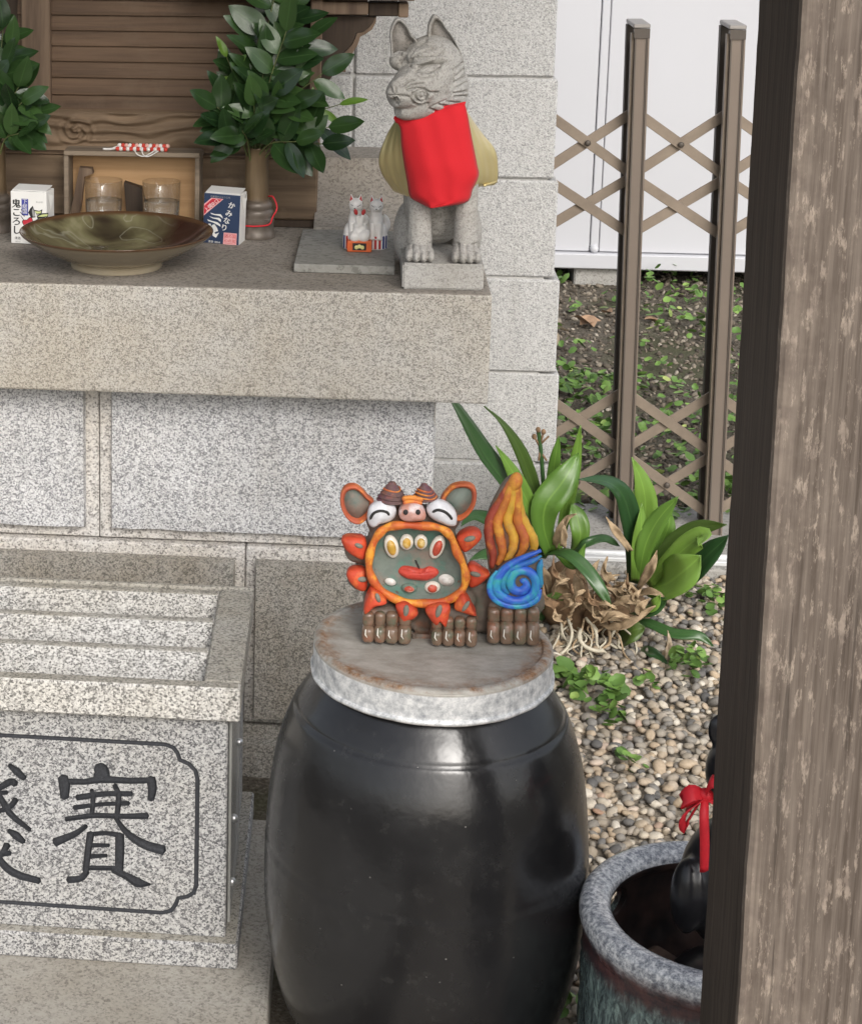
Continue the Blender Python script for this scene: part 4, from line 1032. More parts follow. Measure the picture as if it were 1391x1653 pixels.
def bouquet(base, tips, label, seed, group='leafy branches in vases'):
    r = random.Random(seed)
    root = thing('leafy_branches', base, label, 'branches', group)
    bm = bmesh.new()
    for (u, v, dy, young, nl, L) in tips:
        tip = at(u, v, base.y+dy); start = base+Vector((r.uniform(-.008,.008), r.uniform(-.006,.006), -.04))
        mid = start.lerp(tip, .5)+Vector((-.12*(tip.x-start.x), 0, .015+.05*abs(tip.x-start.x)))
        P = spline([start, mid, tip], 20); tube(bm, P, [.0022*(1-.6*i/20) for i in range(21)], 5)
        for k in range(nl):
            t_ = 1-k*(.62/max(1, nl)) if nl > 1 else 1
            i = min(20, max(2, int(t_*20))); p = P[i]; tn = (P[i]-P[i-2]).normalized()
            tov = (CAMV-p).normalized()
            side = tn.cross(tov).normalized()*(1 if k % 2 else -1)
            if k == 0: ax = tn*1.0+tov*.15+side*r.uniform(-.3,.3)
            else: ax = tn*.55+side*r.uniform(.6,1.0)+tov*r.uniform(-.25,.55)+Vector((0,0,r.uniform(-.25,.1)))
            nr = tov*1.1+Vector((0,0,.6))+Vector((r.uniform(-.5,.5), r.uniform(-.3,.3), r.uniform(-.3,.3)))
            yg = young and k < 3
            put_leaf('leaf', r.choice(LEAFY if yg else LEAFD), p, ax, nr, L*r.uniform(1.05,1.35)*(.85 if yg else 1), root, r.uniform(.9,1.1))
    obj('stems', bm, 'twig', root, True)
    return root
T1 = [(447,-28,.02,0,9,.064),(478,12,.02,0,9,.060),(420,30,.04,0,9,.058),(497,60,.0,0,8,.058),(462,50,-.02,0,8,.062),(366,92,.0,1,6,.038),(362,152,-.01,0,7,.050),(350,172,-.03,0,7,.050),(360,198,-.04,0,6,.048),
      (372,130,.03,0,8,.054),(520,118,.0,0,7,.056),(548,168,-.01,1,5,.046),(530,205,-.03,0,7,.060),(520,232,-.05,0,5,.058),(478,228,-.07,0,5,.060),(390,210,-.07,0,6,.054),(440,150,-.05,0,8,.056),(470,170,-.05,0,8,.058),(410,170,-.05,0,8,.052),(362,222,-.05,0,5,.050),(430,100,-.01,0,8,.058),(395,90,.04,0,8,.056)]
bouquet(Vector((VB.x-.008, VB.y, TOPZ+vh)), T1, 'bunch of dark glossy evergreen branches in the right bronze vase', 3)
T2 = [(5,45,.02,0,8,.052),(18,80,.0,0,8,.050),(-30,40,.02,0,8,.052),(40,140,.0,0,8,.050),(55,182,-.02,0,7,.052),(42,205,-.04,0,6,.050),(30,215,-.05,0,6,.052),(30,140,-.04,0,8,.056),(5,110,-.02,0,8,.056),(35,165,-.05,0,7,.050),(-30,130,-.02,0,7,.056),(-60,180,-.02,0,6,.056)]
bouquet(Vector((vx0, 3.40, TOPZ+vh)), T2, 'bunch of dark glossy evergreen branches in the left bronze vase', 5)
# ================================================================== PAINTED LION FIGURE ON THE LID
def stained(name, base, spots, rough=.5, scale=30, lo=.5, hi=.62, amt=.85, coat=0):
    t = NT(name); c = t.ramp(t.noise(scale*1.3, 4), [(.35, tuple(x*.7 for x in base)), (.65, base)])
    for i, sp in enumerate(spots):
        c = t.mix(t.math('MULTIPLY', t.ramp1(t.noise(scale, 5, .65, vec=t.map((1,1,1), (i*3.3, i*1.7, 0))), lo, hi), amt), c, sp)
    t.col(c); t.bump(t.math('ADD', t.noise(220, 3), t.noise(70, 4, .7)), .45, .0012); return t.set(rough=min(1, rough*1.35), spec=.35, coat=coat)
stained('clay_body', (.165,.130,.105), [(.10,.115,.085), (.26,.105,.055)], .42, 26, .52, .66, .7)
stained('clay_green', (.19,.225,.195), [(.09,.21,.165), (.27,.20,.165)], .55, 24, .5, .64, .8)
stained('rim_orange', (.66,.17,.035), [(.78,.36,.045), (.50,.085,.03)], .38, 42, .48, .6, .85)
stained('spike_red', (.62,.075,.032), [(.72,.20,.05), (.42,.06,.035)], .4, 40, .52, .66, .7)
stained('ear_orange', (.58,.14,.05), [(.76,.30,.05), (.42,.10,.06)], .42, 34, .5, .62, .8)
stained('horn_purple', (.15,.090,.085), [(.14,.055,.09), (.33,.13,.07)], .5, 50, .5, .64, .8)
stained('eye_white', (.74,.74,.77), [(.62,.58,.60), (.50,.33,.26)], .32, 36, .58, .72, .6)
stained('snout_pink', (.66,.38,.33), [(.74,.68,.68), (.50,.20,.13)], .4, 40, .5, .62, .8)
stained('tooth_yellow', (.62,.36,.06), [(.72,.55,.25)], .25, 60); stained('tooth_white', (.74,.72,.68), [(.45,.35,.28)], .25, 60, .56, .7)
stained('tooth_red', (.60,.10,.06), [(.75,.55,.45)], .25, 60, .56, .7); stained('tongue_red', (.60,.075,.05), [(.48,.05,.04)], .35, 50)
stained('toe_brown', (.19,.125,.085), [(.23,.095,.055), (.10,.115,.075)], .2, 60, .52, .64, .75, coat=.3)
plain('crease_dark', (.03,.028,.027), .7)
plain('glaze_cream', (.72,.68,.60), .2, var=.1)
def flame_mat():
    t = NT('flame_paint')
    c = t.ramp(t.noise(30, 4, .6), [(.35, (.62,.16,.04)), (.5, (.74,.36,.05)), (.66, (.76,.46,.07))])
    s2 = t.n('SeparateXYZ'); t.l(t.tc.outputs['Generated'], s2.inputs[0])
    tip = t.ramp1(t.math('ADD', s2.outputs[2], t.math('MULTIPLY', t.noise(20, 2), .3)), .82, 1.1)
    c = t.mix(t.math('MULTIPLY', tip, .9), c, (.56,.22,.12))
    left = t.ramp(t.math('ADD', s2.outputs[0], t.math('MULTIPLY', t.noise(25, 2), .2)), [(.16, (1,1,1)), (.3, (0,0,0))])
    c = t.mix(t.math('MULTIPLY', left, .8), c, (.26,.05,.05))
    low = t.ramp(s2.outputs[2], [(.0, (1,1,1)), (.2, (0,0,0))]); c = t.mix(t.math('MULTIPLY', low, .6), c, (.55,.20,.09))
    t.col(c); t.bump(t.noise(160, 3), .2, .0008); t.set(rough=.4, spec=.45)
    t = NT('swirl_blue')
    c = t.ramp(t.noise(26, 4, .6, dist=1), [(.3, (.02,.06,.42)), (.52, (.045,.15,.62)), (.62, (.05,.36,.55)), (.72, (.08,.48,.42))])
    t.col(c); t.bump(t.noise(160, 3), .2, .0008); t.set(rough=.35, spec=.45)
flame_mat()
plain('groove_grey', (.19,.185,.15), .7, var=.2)

YS = on(700, 1046, LZ).y
def s4(pts, Y): return [at(500+x/3.312, 740+y/3.312, Y) for x, y in pts]
def s8(pts, Y): return [at(540+x/5.508, 760+y/5.508, Y) for x, y in pts]
def px4(pts): return scl(pts, 500, 740, 3.312)
def px8(pts): return scl(pts, 540, 760, 5.508)
def closed(P, n):
    m_ = len(P); out = []
    for i in range(n):
        t = i/n*m_; k = int(t); t -= k
        a, b, c, d = P[(k-1) % m_], P[k % m_], P[(k+1) % m_], P[(k+2) % m_]
        out.append(.5*((2*b)+(c-a)*t+(2*a-5*b+4*c-d)*t*t+(3*b-a-3*c+d)*t**3))
    return out
def shells(outline, prof, n=72, cap=True):
    """rings of a closed outline scaled about its middle; prof = (scale, depth behind the outline's plane)"""
    P = closed([Vector(p) for p in outline], n); c = sum(P, Vector())/n; bm = bmesh.new(); rings = []
    for s_, d in prof:
        rings.append([bm.verts.new(c+(p-c)*s_+Vector((0, d, 0))) for p in P])
    for a, b in zip(rings, rings[1:]):
        for i in range(n): bm.faces.new((a[i], a[(i+1) % n], b[(i+1) % n], b[i]))
    bm.faces.new(rings[0][::-1]); bm.faces.new(rings[-1])
    return bm
def pillow(name, outline, h, back, mat, parent, n=72, m_=10, pw=.6):
    prof = [(.3, back), (.8, back*.95), (.97, back*.5)]+[(math.cos(i/m_*math.pi/2), -h*math.sin(i/m_*math.pi/2)**(1/pw*.6)) for i in range(m_)]+[(.02, -h)]
    return obj(name, shells(outline, prof, n), mat, parent, True)
def scoop(name, outline, lip, hollow, back, mats, parent, inner=.72, n=56, iname='hollow'):
    """cupped shape: rounded lip of the first material, sunken middle (a child) of the second"""
    prof = [(.5, back), (.85, back), (.99, back*.5), (1.0, 0), (.97, -lip*.7), (.91, -lip), (.84, -lip*.8), (inner, -lip*.1), (inner*.97, hollow*.3)]
    o = obj(name, shells(outline, prof, n), mats[0], parent, True)
    prof2 = [(inner*1.0, hollow*.1+.0006), (inner*.98, hollow*.32), (inner*.85, hollow*.65), (inner*.5, hollow*.95), (.03, hollow)]
    P = obj(iname, shells(outline, prof2, n), mats[1], o, True)
    return o

lion = thing('lion_figure', (at(690, 1040, YS).x, YS+.05, LZ), 'small hand-painted clay guardian lion laughing with wide open mouth on the jar lid', 'figurine')
FYp = YS+.022                                                     # plane of the mouth rim
RIM = [(480,500),(620,482),(760,490),(900,500),(990,540),(1045,610),(1085,720),(1140,830),(1166,940),(1140,1050),(1055,1130),(910,1172),(760,1180),(600,1160),(480,1108),(370,1015),(312,900),(308,780),(338,660),(396,560)]
# body: legs, chest, back and the mass of the head behind the mouth, one skin
bm = bmesh.new()
def b4(x, y, Y, rx, ry, rz):
    ell(bm, at(500+x/3.312, 740+y/3.312, Y), (rx, ry, rz), 20)
hp = closed([Vector(p) for p in s8(RIM, FYp)], 48); hcen = sum(hp, Vector())/48
shl = shells(s8(RIM, FYp), [(.5, .085), (.95, .075), (1.07, .05), (1.08, .02), (1.04, .004), (1.0, .003), (.93, .006), (.85, .02), (.7, .032), (.4, .040), (.03, .043)], 72)
me_ = bpy.data.meshes.new('t'); shl.to_mesh(me_); shl.free(); bm.from_mesh(me_); bpy.data.meshes.remove(me_)
mm_ = lambda px: px/3.312/FPX*2.6
def blk(x0, x1, y0, y1, Y0, Y1, bev=.008):
    a = at(500+x0/3.312, 740+y0/3.312, Y0); b = at(500+x1/3.312, 740+y1/3.312, Y0)
    box(bm, a.x, b.x, Y0, Y1, b.z, a.z, bev, 2)
def rest(x0, x1, ytop, Y0, Y1):
    a = at(500+x0/3.312, 740+ytop/3.312, Y0); b = at(500+x1/3.312, 740+ytop/3.312, Y0); box(bm, a.x, b.x, Y0, Y1, LZ+.0012, a.z, .007, 2)
rest(285, 540, 800, YS+.014, YS+.085); rest(652, 892, 800, YS+.016, YS+.085); rest(955, 1222, 760, YS+.030, YS+.095)
rest(420, 1205, 640, YS+.046, YS+.088); rest(560, 660, 960, YS+.03, YS+.07)
b4(1080, 760, YS+.060, .042, .03, .030)
b4(560, 330, YS+.055, .058, .022, .022); b4(390, 330, YS+.05, .022, .02, .02); b4(710, 310, YS+.05, .022, .02, .02)
for L_ in ((230,480),(250,640),(350,760),(510,820),(700,820),(840,760)): b4(L_[0]*.9+575*.1, L_[1]*.92+560*.08, YS+.05, .020, .018, .018)
me = remesh(bm, .0022, 4); co, no = coords(me); setco(me, co+no*np.array([mnoise.noise(Vector(c*110))+.5*mnoise.noise(Vector(c*300)) for c in co])[:, None]*.0008); raw('body', me, 'clay_body', lion, True)
# inside of the mouth
obj('mouth', shells(s8(RIM, FYp), [(.985, .012), (.97, .0015), (.93, .005), (.85, .019), (.7, .031), (.4, .039), (.03, .042)], 72), 'clay_green', lion, True)
bm = bmesh.new(); tube(bm, closed([Vector(p) for p in s8(RIM, FYp-.001)], 96), [.0052+.0008*math.sin(i*.7) for i in range(96)], 10, closed=True); obj('mouth_rim', bm, 'rim_orange', lion, True)
# teeth and tongue
def tooth(x, y, rx, rz, ang, dY, m1, m2):
    c = at(540+x/5.508, 760+y/5.508, FYp+dY); k = 2.42/FPX/5.508; rt = Matrix.Rotation(R(ang), 3, 'Y')
    bm = bmesh.new(); ell(bm, c, (rx*k, .007, rz*k), 18, rt, 12); o = obj('tooth', bm, m1, lion, True)
    bm = bmesh.new(); ell(bm, c+Vector((0, -.0035, 0)), (rx*k*.66, .0055, rz*k*.70), 16, rt, 10); obj('tooth_face', bm, m2, o, True)
for a in ((505,672,66,112,-14,.010,'glaze_cream','tooth_yellow'), (640,632,62,76,0,.010,'glaze_cream','tooth_yellow'), (767,632,60,72,0,.010,'glaze_cream','tooth_yellow'), (912,676,64,118,18,.010,'glaze_cream','tooth_red'),
          (495,975,84,54,15,.016,'clay_green','tooth_white'), (663,1040,74,46,3,.012,'clay_green','tooth_red'), (868,1034,72,58,-8,.012,'glaze_cream','tooth_red'), (993,966,76,58,12,.014,'tooth_white','tooth_white')): tooth(*a)
TNG = [(562,895),(590,845),(650,838),(720,852),(780,862),(840,842),(900,858),(928,895),(905,932),(830,968),(720,966),(620,945)]
tg = pillow('tongue', s8(TNG, FYp+.014), .012, .026, 'tongue_red', lion)
carve(tg.data, [px8([(600,890),(740,900),(880,885)])], .0022, 4)
bm = bmesh.new(); tube(bm, s8([(720,795),(738,835),(752,868)], FYp+.010), .0010, 5); obj('straw_bit', bm, 'crease_dark', lion)
# eyes, snout, forehead
EL = [(288,400),(308,322),(370,278),(440,264),(508,284),(548,340),(535,408),(480,450),(400,470),(345,502),(303,470)]
ER = [(814,330),(850,280),(920,260),(1000,284),(1060,338),(1086,400),(1078,478),(1020,488),(950,462),(880,432),(830,388)]
for P_, g in ((EL, [(315,412),(345,354),(405,330),(462,342),(485,372)]), (ER, [(864,346),(915,322),(975,338),(1018,374),(1042,412)])):
    e = pillow('eye', s8(P_, FYp+.006), .012, .014, 'eye_white', lion)
    bm = bmesh.new(); Pg = []
    for x, y in [(p.x, p.y) for p in spline([(x, y, 0) for x, y in g], 14)]:
        c = at(540+x/5.508, 760+y/5.508, FYp+.006); Pg.append(c)
    cs = sum((Vector(p) for p in s8(P_, FYp+.006)), Vector())/len(P_)
    for p in Pg:
        rr = min(.93, (p-cs).length/.024); p.y += -.012*math.sqrt(1-rr*rr)+.0006
    tube(bm, Pg, [.0006]+[.0019]*13+[.0006], 6); obj('eye_line', bm, 'crease_dark', e, True)
SN = [(568,375),(592,322),(640,300),(700,294),(760,308),(800,350),(812,400),(790,436),(720,446),(640,446),(590,426)]
sn = pillow('snout', s8(SN, FYp-.004), .009, .022, 'snout_pink', lion)
for x in (632, 742):
    bm = bmesh.new(); ell(bm, at(540+x/5.508, 760+368/5.508, FYp-.0125), (.0031, .002, .0036), 12, None, 8); obj('nostril', bm, 'crease_dark', sn, True)
for pts in ([(600,256),(640,240),(700,240),(785,262)], [(608,290),(650,274),(710,274),(778,290)]):
    bm = bmesh.new(); tube(bm, spline(s8(pts, FYp+.002), 10), [.002]+[.0032]*9+[.002], 8); obj('brow_ridge', bm, 'ear_orange', lion, True)
# horns with ring ridges
for (bx, by, tx, ty, r0) in ((505,262,512,98,.0185), (808,248,792,114,.0155)):
    a = at(540+bx/5.508, 760+by/5.508, FYp+.016); b = at(540+tx/5.508, 760+ty/5.508, FYp+.016); n = 40; bm = bmesh.new()
    tube(bm, [a.lerp(b, i/n) for i in range(n+1)], [r0*(1-.80*(i/n)**1.25)*(1+.045*math.sin(i/n*34)) for i in range(n+1)], 18); o = obj('horn', bm, 'horn_purple', lion, True)
    for k in (.22, .42, .62):
        c = a.lerp(b, k); rr = r0*(1-.80*k**1.25)*1.02; bm = bmesh.new()
        tube(bm, [c+Vector((rr*math.cos(q_), rr*math.sin(q_), .001*math.sin(q_*2))) for q_ in np.linspace(0, 2*math.pi, 25)[:-1]], .0011, 6, closed=True); obj('horn_ring', bm, 'ear_orange' if tx > 700 or k > .5 else 'horn_purple', o, True)
# ears
EAL = [(352,278),(295,222),(240,160),(180,124),(112,130),(66,170),(48,240),(58,330),(100,412),(160,462),(222,472),(275,440),(330,380)]
EAR = [(942,252),(985,182),(1042,130),(1120,108),(1200,114),(1250,150),(1263,222),(1246,310),(1200,382),(1142,432),(1088,444),(1040,400),(960,320)]
for P_ in (EAL, EAR): scoop('ear', s8(P_, FYp+.02), .005, .010, .016, ('ear_orange', 'clay_green'), lion, .74, iname='ear_hollow')
# mane of pierced spikes
SPK = [[(60,622),(90,590),(200,590),(272,610),(288,700),(262,782),(200,772),(105,706)], [(105,915),(150,872),(270,870),(296,960),(274,1062),(205,1056),(132,985)], [(262,1205),(305,1090),(340,1062),(440,1135),(458,1180),(355,1208),(272,1272)],
       [(545,1192),(640,1172),(738,1255),(704,1310),(604,1352),(562,1270)], [(805,1240),(900,1188),(1022,1198),(1012,1310),(990,1388),(935,1342),(892,1368)], [(1062,1216),(1128,1100),(1190,1150),(1228,1220),(1258,1288),(1150,1262)],
       [(1085,592),(1180,532),(1272,528),(1308,580),(1262,650),(1160,722),(1105,670)], [(1182,855),(1240,832),(1330,890),(1380,925),(1300,1000),(1212,1036),(1176,960)]]
HOL = [(215,666,30,16,20), (245,965,34,20,0), (385,1130,16,34,-20), (635,1245,20,42,5), (925,1250,20,48,15), (1165,1205,16,44,30), (1200,605,40,20,-18), (1250,920,38,18,14)]
for i, P_ in enumerate(SPK):
    yo = -.012 if 2 <= i <= 5 else .010
    sp = pillow('mane_spike', s8(P_, FYp+yo+.003*(i % 2)), .009, .022 if yo > 0 else .035, 'spike_red', lion, 48)
    x, y, rx, rz, an = HOL[i]; k = 2.42/FPX/5.508
    bm = bmesh.new(); ell(bm, at(540+x/5.508, 760+y/5.508, FYp+yo-.0075+.003*(i % 2)), (rx*k*1.35, .0032, rz*k*1.35), 14, Matrix.Rotation(R(an), 3, 'Y'), 8); obj('spike_hole', bm, 'groove_grey', sp, True)
# toes
def toes(xs, y0, y1, Yf, up):
    for i, (x0, x1) in enumerate(xs):
        a = at(500+x0/3.312, 740+y0/3.312, Yf); b = at(500+x1/3.312, 740+y1/3.312, Yf)
        bm = bmesh.new(); box(bm, a.x-.0003, b.x+.0003, Yf, Yf+.03, LZ+.0014, a.z, .0066, 4)
        for v in bm.verts:
            if v.co.z > LZ+.018: v.co.y += (v.co.z-LZ-.018)*.45
        o = obj('toe', bm, 'toe_brown', lion, True)
        bm = bmesh.new(); box(bm, a.x+.0002, b.x-.0002, Yf+.008, Yf+.032, a.z-.004, a.z+up, .0056, 3); obj('knuckle', bm, 'toe_brown', o, True)
        bm = bmesh.new(); tube(bm, [Vector((a.x+.0045, Yf-.0003, LZ+.022+.002*(i % 2))), Vector((a.x+.004, Yf-.0006, LZ+.015)), Vector((a.x+.0065, Yf-.0006, LZ+.011))], [.0006, .0010, .0006], 6); obj('glaze_mark', bm, 'glaze_cream', o, True)
toes([(280,342),(345,402),(405,470),(474,540)], 905, 1030, YS-.002, .016)
toes([(652,707),(711,768),(773,830),(835,892)], 925, 1040, YS-.002, .014)
toes([(952,1016),(1021,1088),(1094,1158),(1164,1226)], 885, 1005, YS+.012, .016)
def groove_paint(o, lines, wd):
    """bare clay shows in the grooves"""
    me = o.data; me.materials.append(MATS['groove_grey']); c = np.array([p.center[:] for p in me.polygons]); d = np.full(len(c), 1e9); P = pix(c)
    for l_ in lines: d = np.minimum(d, segdist(P, l_))
    me.polygons.foreach_set('material_index', (d < wd).astype(np.int32))
# tail: flame above, curled wave below
SM = lambda pts, n=30: [(q_.x, q_.y) for q_ in spline([(x, y, 0) for x, y in pts], n)]
FLM = [(1090,88),(1118,102),(1126,180),(1128,280),(1160,350),(1203,420),(1217,480),(1190,515),(1120,540),(1040,560),(968,612),(946,520),(934,370),(958,270),(1008,170),(1050,110)]
fl = pillow('tail_flame', s4(FLM, YS+.055), .008, .020, 'clay_body', lion, 96, 14)
RDG = [([(1078,118),(1022,222),(966,322),(958,420),(980,505),(974,585)], 'flame_paint'), ([(1088,112),(1048,228),(1004,330),(1016,420),(1030,500),(1004,568)], 'flame_paint'), ([(1096,108),(1080,238),(1056,330),(1090,420),(1078,500),(1046,548)], 'flame_paint'),
       ([(1104,112),(1108,246),(1112,340),(1146,420),(1138,490),(1106,532)], 'flame_paint'), ([(1112,120),(1122,270),(1156,362),(1192,430),(1196,480),(1166,518)], 'flame_paint')]
stained('flame_yellow', (.74,.43,.06), [(.70,.30,.06), (.50,.24,.08)], .4, 44, .54, .66, .7); stained('flame_orange', (.66,.22,.05), [(.76,.40,.06), (.50,.12,.06)], .45, 34, .5, .62, .8); stained('flame_red', (.40,.08,.05), [(.62,.20,.06)], .45, 34)
for k_, (pts, _m) in enumerate(RDG):
    P_ = [at(500+x/3.312, 740+y/3.312, YS+.0475+(.004 if k_ in (0, 4) else 0)) for x, y in SM(pts, 26)]
    bm = bmesh.new(); tube(bm, P_, [.0022+.0050*math.sin(math.pi*min(1, .1+i/26*.85))**.8+.0004*math.sin(i*1.9+k_) for i in range(27)], 12, flat=.9); obj('flame_ridge', bm, ('flame_red', 'flame_orange', 'flame_yellow', 'flame_orange', 'flame_yellow')[k_], fl, True)
bm = bmesh.new(); ell(bm, at(500+1098/3.312, 740+128/3.312, YS+.049), (.0088, .009, .0135), 16, Matrix.Rotation(R(12), 3, 'Y'), 12); obj('flame_tip', bm, 'flame_orange', fl, True)
SWL = [(1222,520),(1228,580),(1226,640),(1230,700),(1208,752),(1160,780),(1090,784),(1018,766),(968,730),(958,665),(996,608),(1054,562),(1130,535),(1190,505)]
sw = pillow('tail_wave', s4(SWL, YS+.031), .006, .030, 'clay_body', lion, 96, 14)
stained('swirl_teal', (.05,.30,.52), [(.07,.44,.42), (.035,.12,.55)], .35, 40, .5, .62, .8)
for pts, rad, mt in (([(1236,492),(1180,515),(1105,548),(1040,592),(1000,650),(998,705),(1040,745),(1100,762),(1160,748),(1200,708),(1208,655),(1178,610),(1130,598),(1088,618),(1072,660),(1090,700),(1130,708),(1158,682),(1146,652),(1125,658)], .0062, 'swirl_blue'),
                      ([(1238,520),(1196,545),(1130,570),(1072,596),(1040,640),(1034,690),(1062,722)], .0040, 'swirl_teal'), ([(1000,600),(968,655),(966,715),(1000,760),(1070,786),(1150,784),(1210,752),(1232,700)], .0046, 'swirl_blue'), ([(1238,540),(1228,590),(1230,640),(1234,690)], .0040, 'swirl_teal')):
    P_ = [at(500+x/3.312, 740+y/3.312, YS+.026) for x, y in SM(pts, 60)]
    bm = bmesh.new(); tube(bm, P_, [rad*(.35+.65*min(1, i/12, (62-i)/10)) for i in range(61)], 10); obj('wave_band', bm, mt, sw, True)

# ================================================================== STONE FOX ON THE ALTAR
granite('fox_stone', (.49,.48,.455), (.42,.41,.39), (.31,.30,.285), 420, stain=(.78,.75,.70), stain_amt=.8, bump=.55, darkfrac=.08, rough=.85)
fox = thing('fox_statue', (.153, 3.11, TOPZ), 'grey carved stone fox seated on a plinth, head turned left, wearing a bib', 'statue')
bm = bmesh.new()
zpl = at(700, 426, 3.022).z
pl_ = [(.0885, 3.022), (.2165, 3.026), (.2165, 3.235), (.0885, 3.235)]
prism(bm, [Vector((x, y, TOPZ+.0005)) for x, y in pl_], (0, 0, zpl-TOPZ-.0005)); bmesh.ops.bevel(bm, geom=bm.edges[:], offset=.003, segments=2, affect='EDGES')
obj('plinth', bm, 'fox_stone', fox)
bm = bmesh.new()
def f2(u, v, Y, r): ell(bm, at(u, v, Y), r if isinstance(r, tuple) else (r, r, r), 24)
# skull, cheeks, muzzle pointing to the viewer's left
f2(697, 112, 3.095, (.052, .058, .056)); f2(712, 140, 3.10, (.044, .052, .046)); f2(716, 165, 3.105, (.040, .048, .030)); f2(690, 150, 3.08, (.040, .045, .036))
tube(bm, [at(690, 128, 3.075), at(665, 142, 3.050), at(644, 152, 3.035), at(633, 156, 3.028)], [.046, .036, .026, .018], 20)
tube(bm, [at(695, 160, 3.08), at(670, 170, 3.055), at(650, 176, 3.045), at(642, 176, 3.040)], [.034, .024, .018, .013], 18)
f2(683, 92, 3.055, (.026, .018, .017)); f2(648, 98, 3.075, (.020, .018, .016)); f2(637, 150, 3.022, (.013, .012, .010)); f2(680, 152, 3.035, (.012, .010, .012))
f2(700, 190, 3.11, (.044, .05, .05))
# trunk, haunches, legs, paws
f2(706, 255, 3.125, (.058, .058, .085)); f2(706, 320, 3.15, (.056, .055, .075)); f2(700, 225, 3.105, (.055, .052, .06))
for sx in (-1, 1): f2(706+sx*46, 375, 3.185, (.026, .045, .055))
for u in (677, 752):
    tube(bm, [at(u, 290, 3.085), at(u, 340, 3.075), at(u, 390, 3.07)], [.021, .0185, .0205], 16)
    a = at(u, 405, 3.05); ell(bm, (a.x, 3.055, zpl+.012), (.0235, .028, .0145))
    for k in range(4):
        ell(bm, (a.x-.0175+k*.0117, 3.030+.003*abs(k-1.5), zpl+.0095), (.0062, .012, .0095))
    ell(bm, (a.x, 3.075, zpl+.02), (.0205, .02, .022))
me = remesh(bm, .0016, 4)
Z4 = lambda pts: scl(pts, 600, 10, 6.323)
EYE = [(440,655),(500,615),(600,590),(725,583),(690,630),(640,662),(565,685),(480,668),(440,655)]
FL = [(Z4(EYE), 1.2), Z4([(385,500),(440,420),(545,345)]), (Z4([(400,600),(400,545),(470,480),(620,410)]), .8), (Z4([(480,478),(560,440),(640,425)]), .7), (Z4([(430,520),(560,525),(680,495),(735,425)]), .6),
      Z4([(325,800),(370,768),(430,752)]), Z4([(335,832),(395,797),(525,786)]), Z4([(350,852),(450,826),(530,842),(600,880)]),
      Z4([(175,908),(250,905),(345,915),(400,930)]), Z4([(600,878),(675,880),(650,912)]), (Z4([(195,828),(218,872)]), 1.3), (Z4([(240,828),(248,872)]), 1.2), Z4([(225,935),(240,985),(265,1000)]), Z4([(250,930),(275,985)]),
      Z4([(850,650),(930,575)]), Z4([(862,722),(946,638)]), Z4([(850,776),(956,712)]), Z4([(856,838),(962,776)]), Z4([(836,890),(962,868)]), Z4([(842,924),(962,915)]), Z4([(770,975),(892,986)]), Z4([(672,1000),(822,1032)]), Z4([(590,1045),(705,1086)]),
      Z4([(300,590),(340,520)]), Z4([(215,500),(300,440),(310,500)]), (Z4([(835,640),(840,760),(835,850),(780,950),(600,1030)]), .5), Z4([(330,500),(280,560)])]
ring = [(510+62*math.cos(a), 908+66*math.sin(a)) for a in np.linspace(0, 2*math.pi, 26)]; ring2 = [(515+28*math.cos(a), 905+30*math.sin(a)) for a in np.linspace(0, 2*math.pi, 16)]
FL += [Z4(ring), (Z4(ring2), .6), Z4([(420,880),(400,940),(430,990),(500,1015),(570,990)])]
carve(me, FL, .0062, 1.8)
carve(me, [(Z4([(430,600),(560,548),(700,530),(760,545)]), -1.0, 1.6), (Z4([(470,700),(560,712),(660,688)]), -.7, 1.4), (Z4([(225,790),(300,740),(380,690)]), -.8, 2.0)], .0045, 2.6)
for u in (677, 752): carve(me, [[(u-12+k*12, 395), (u-13+k*12.5, 424)] for k in range(3)], .003, 2.0)
co, no = coords(me)
wob = np.array([mnoise.noise(Vector(c*90)) for c in co]); setco(me, co+no*wob[:, None]*.0007)
raw('body', me, 'fox_stone', fox, True)
EA1 = [(210,560),(190,420),(182,260),(215,160),(258,112),(310,130),(370,200),(410,290),(470,370),(390,470),(300,560)]
EA2 = [(565,330),(572,200),(600,120),(640,80),(700,120),(760,210),(850,330),(920,480),(940,570),(870,540),(700,430),(600,390)]
granite('fox_stone_shade', (.40,.38,.355), (.35,.33,.31), (.27,.255,.24), 420, stain=(.78,.75,.70), stain_amt=.8, bump=.5, darkfrac=.08, rough=.85)  # same stone, darker: shade of the ear hollows put into the colour
for P_, Y in ((EA1, 3.085), (EA2, 3.09)):
    scoop('ear', [at(u, v, Y) for u, v in Z4(P_)], .009, .014, .026, ('fox_stone', 'fox_stone_shade'), fox, .76, iname='ear_hollow')

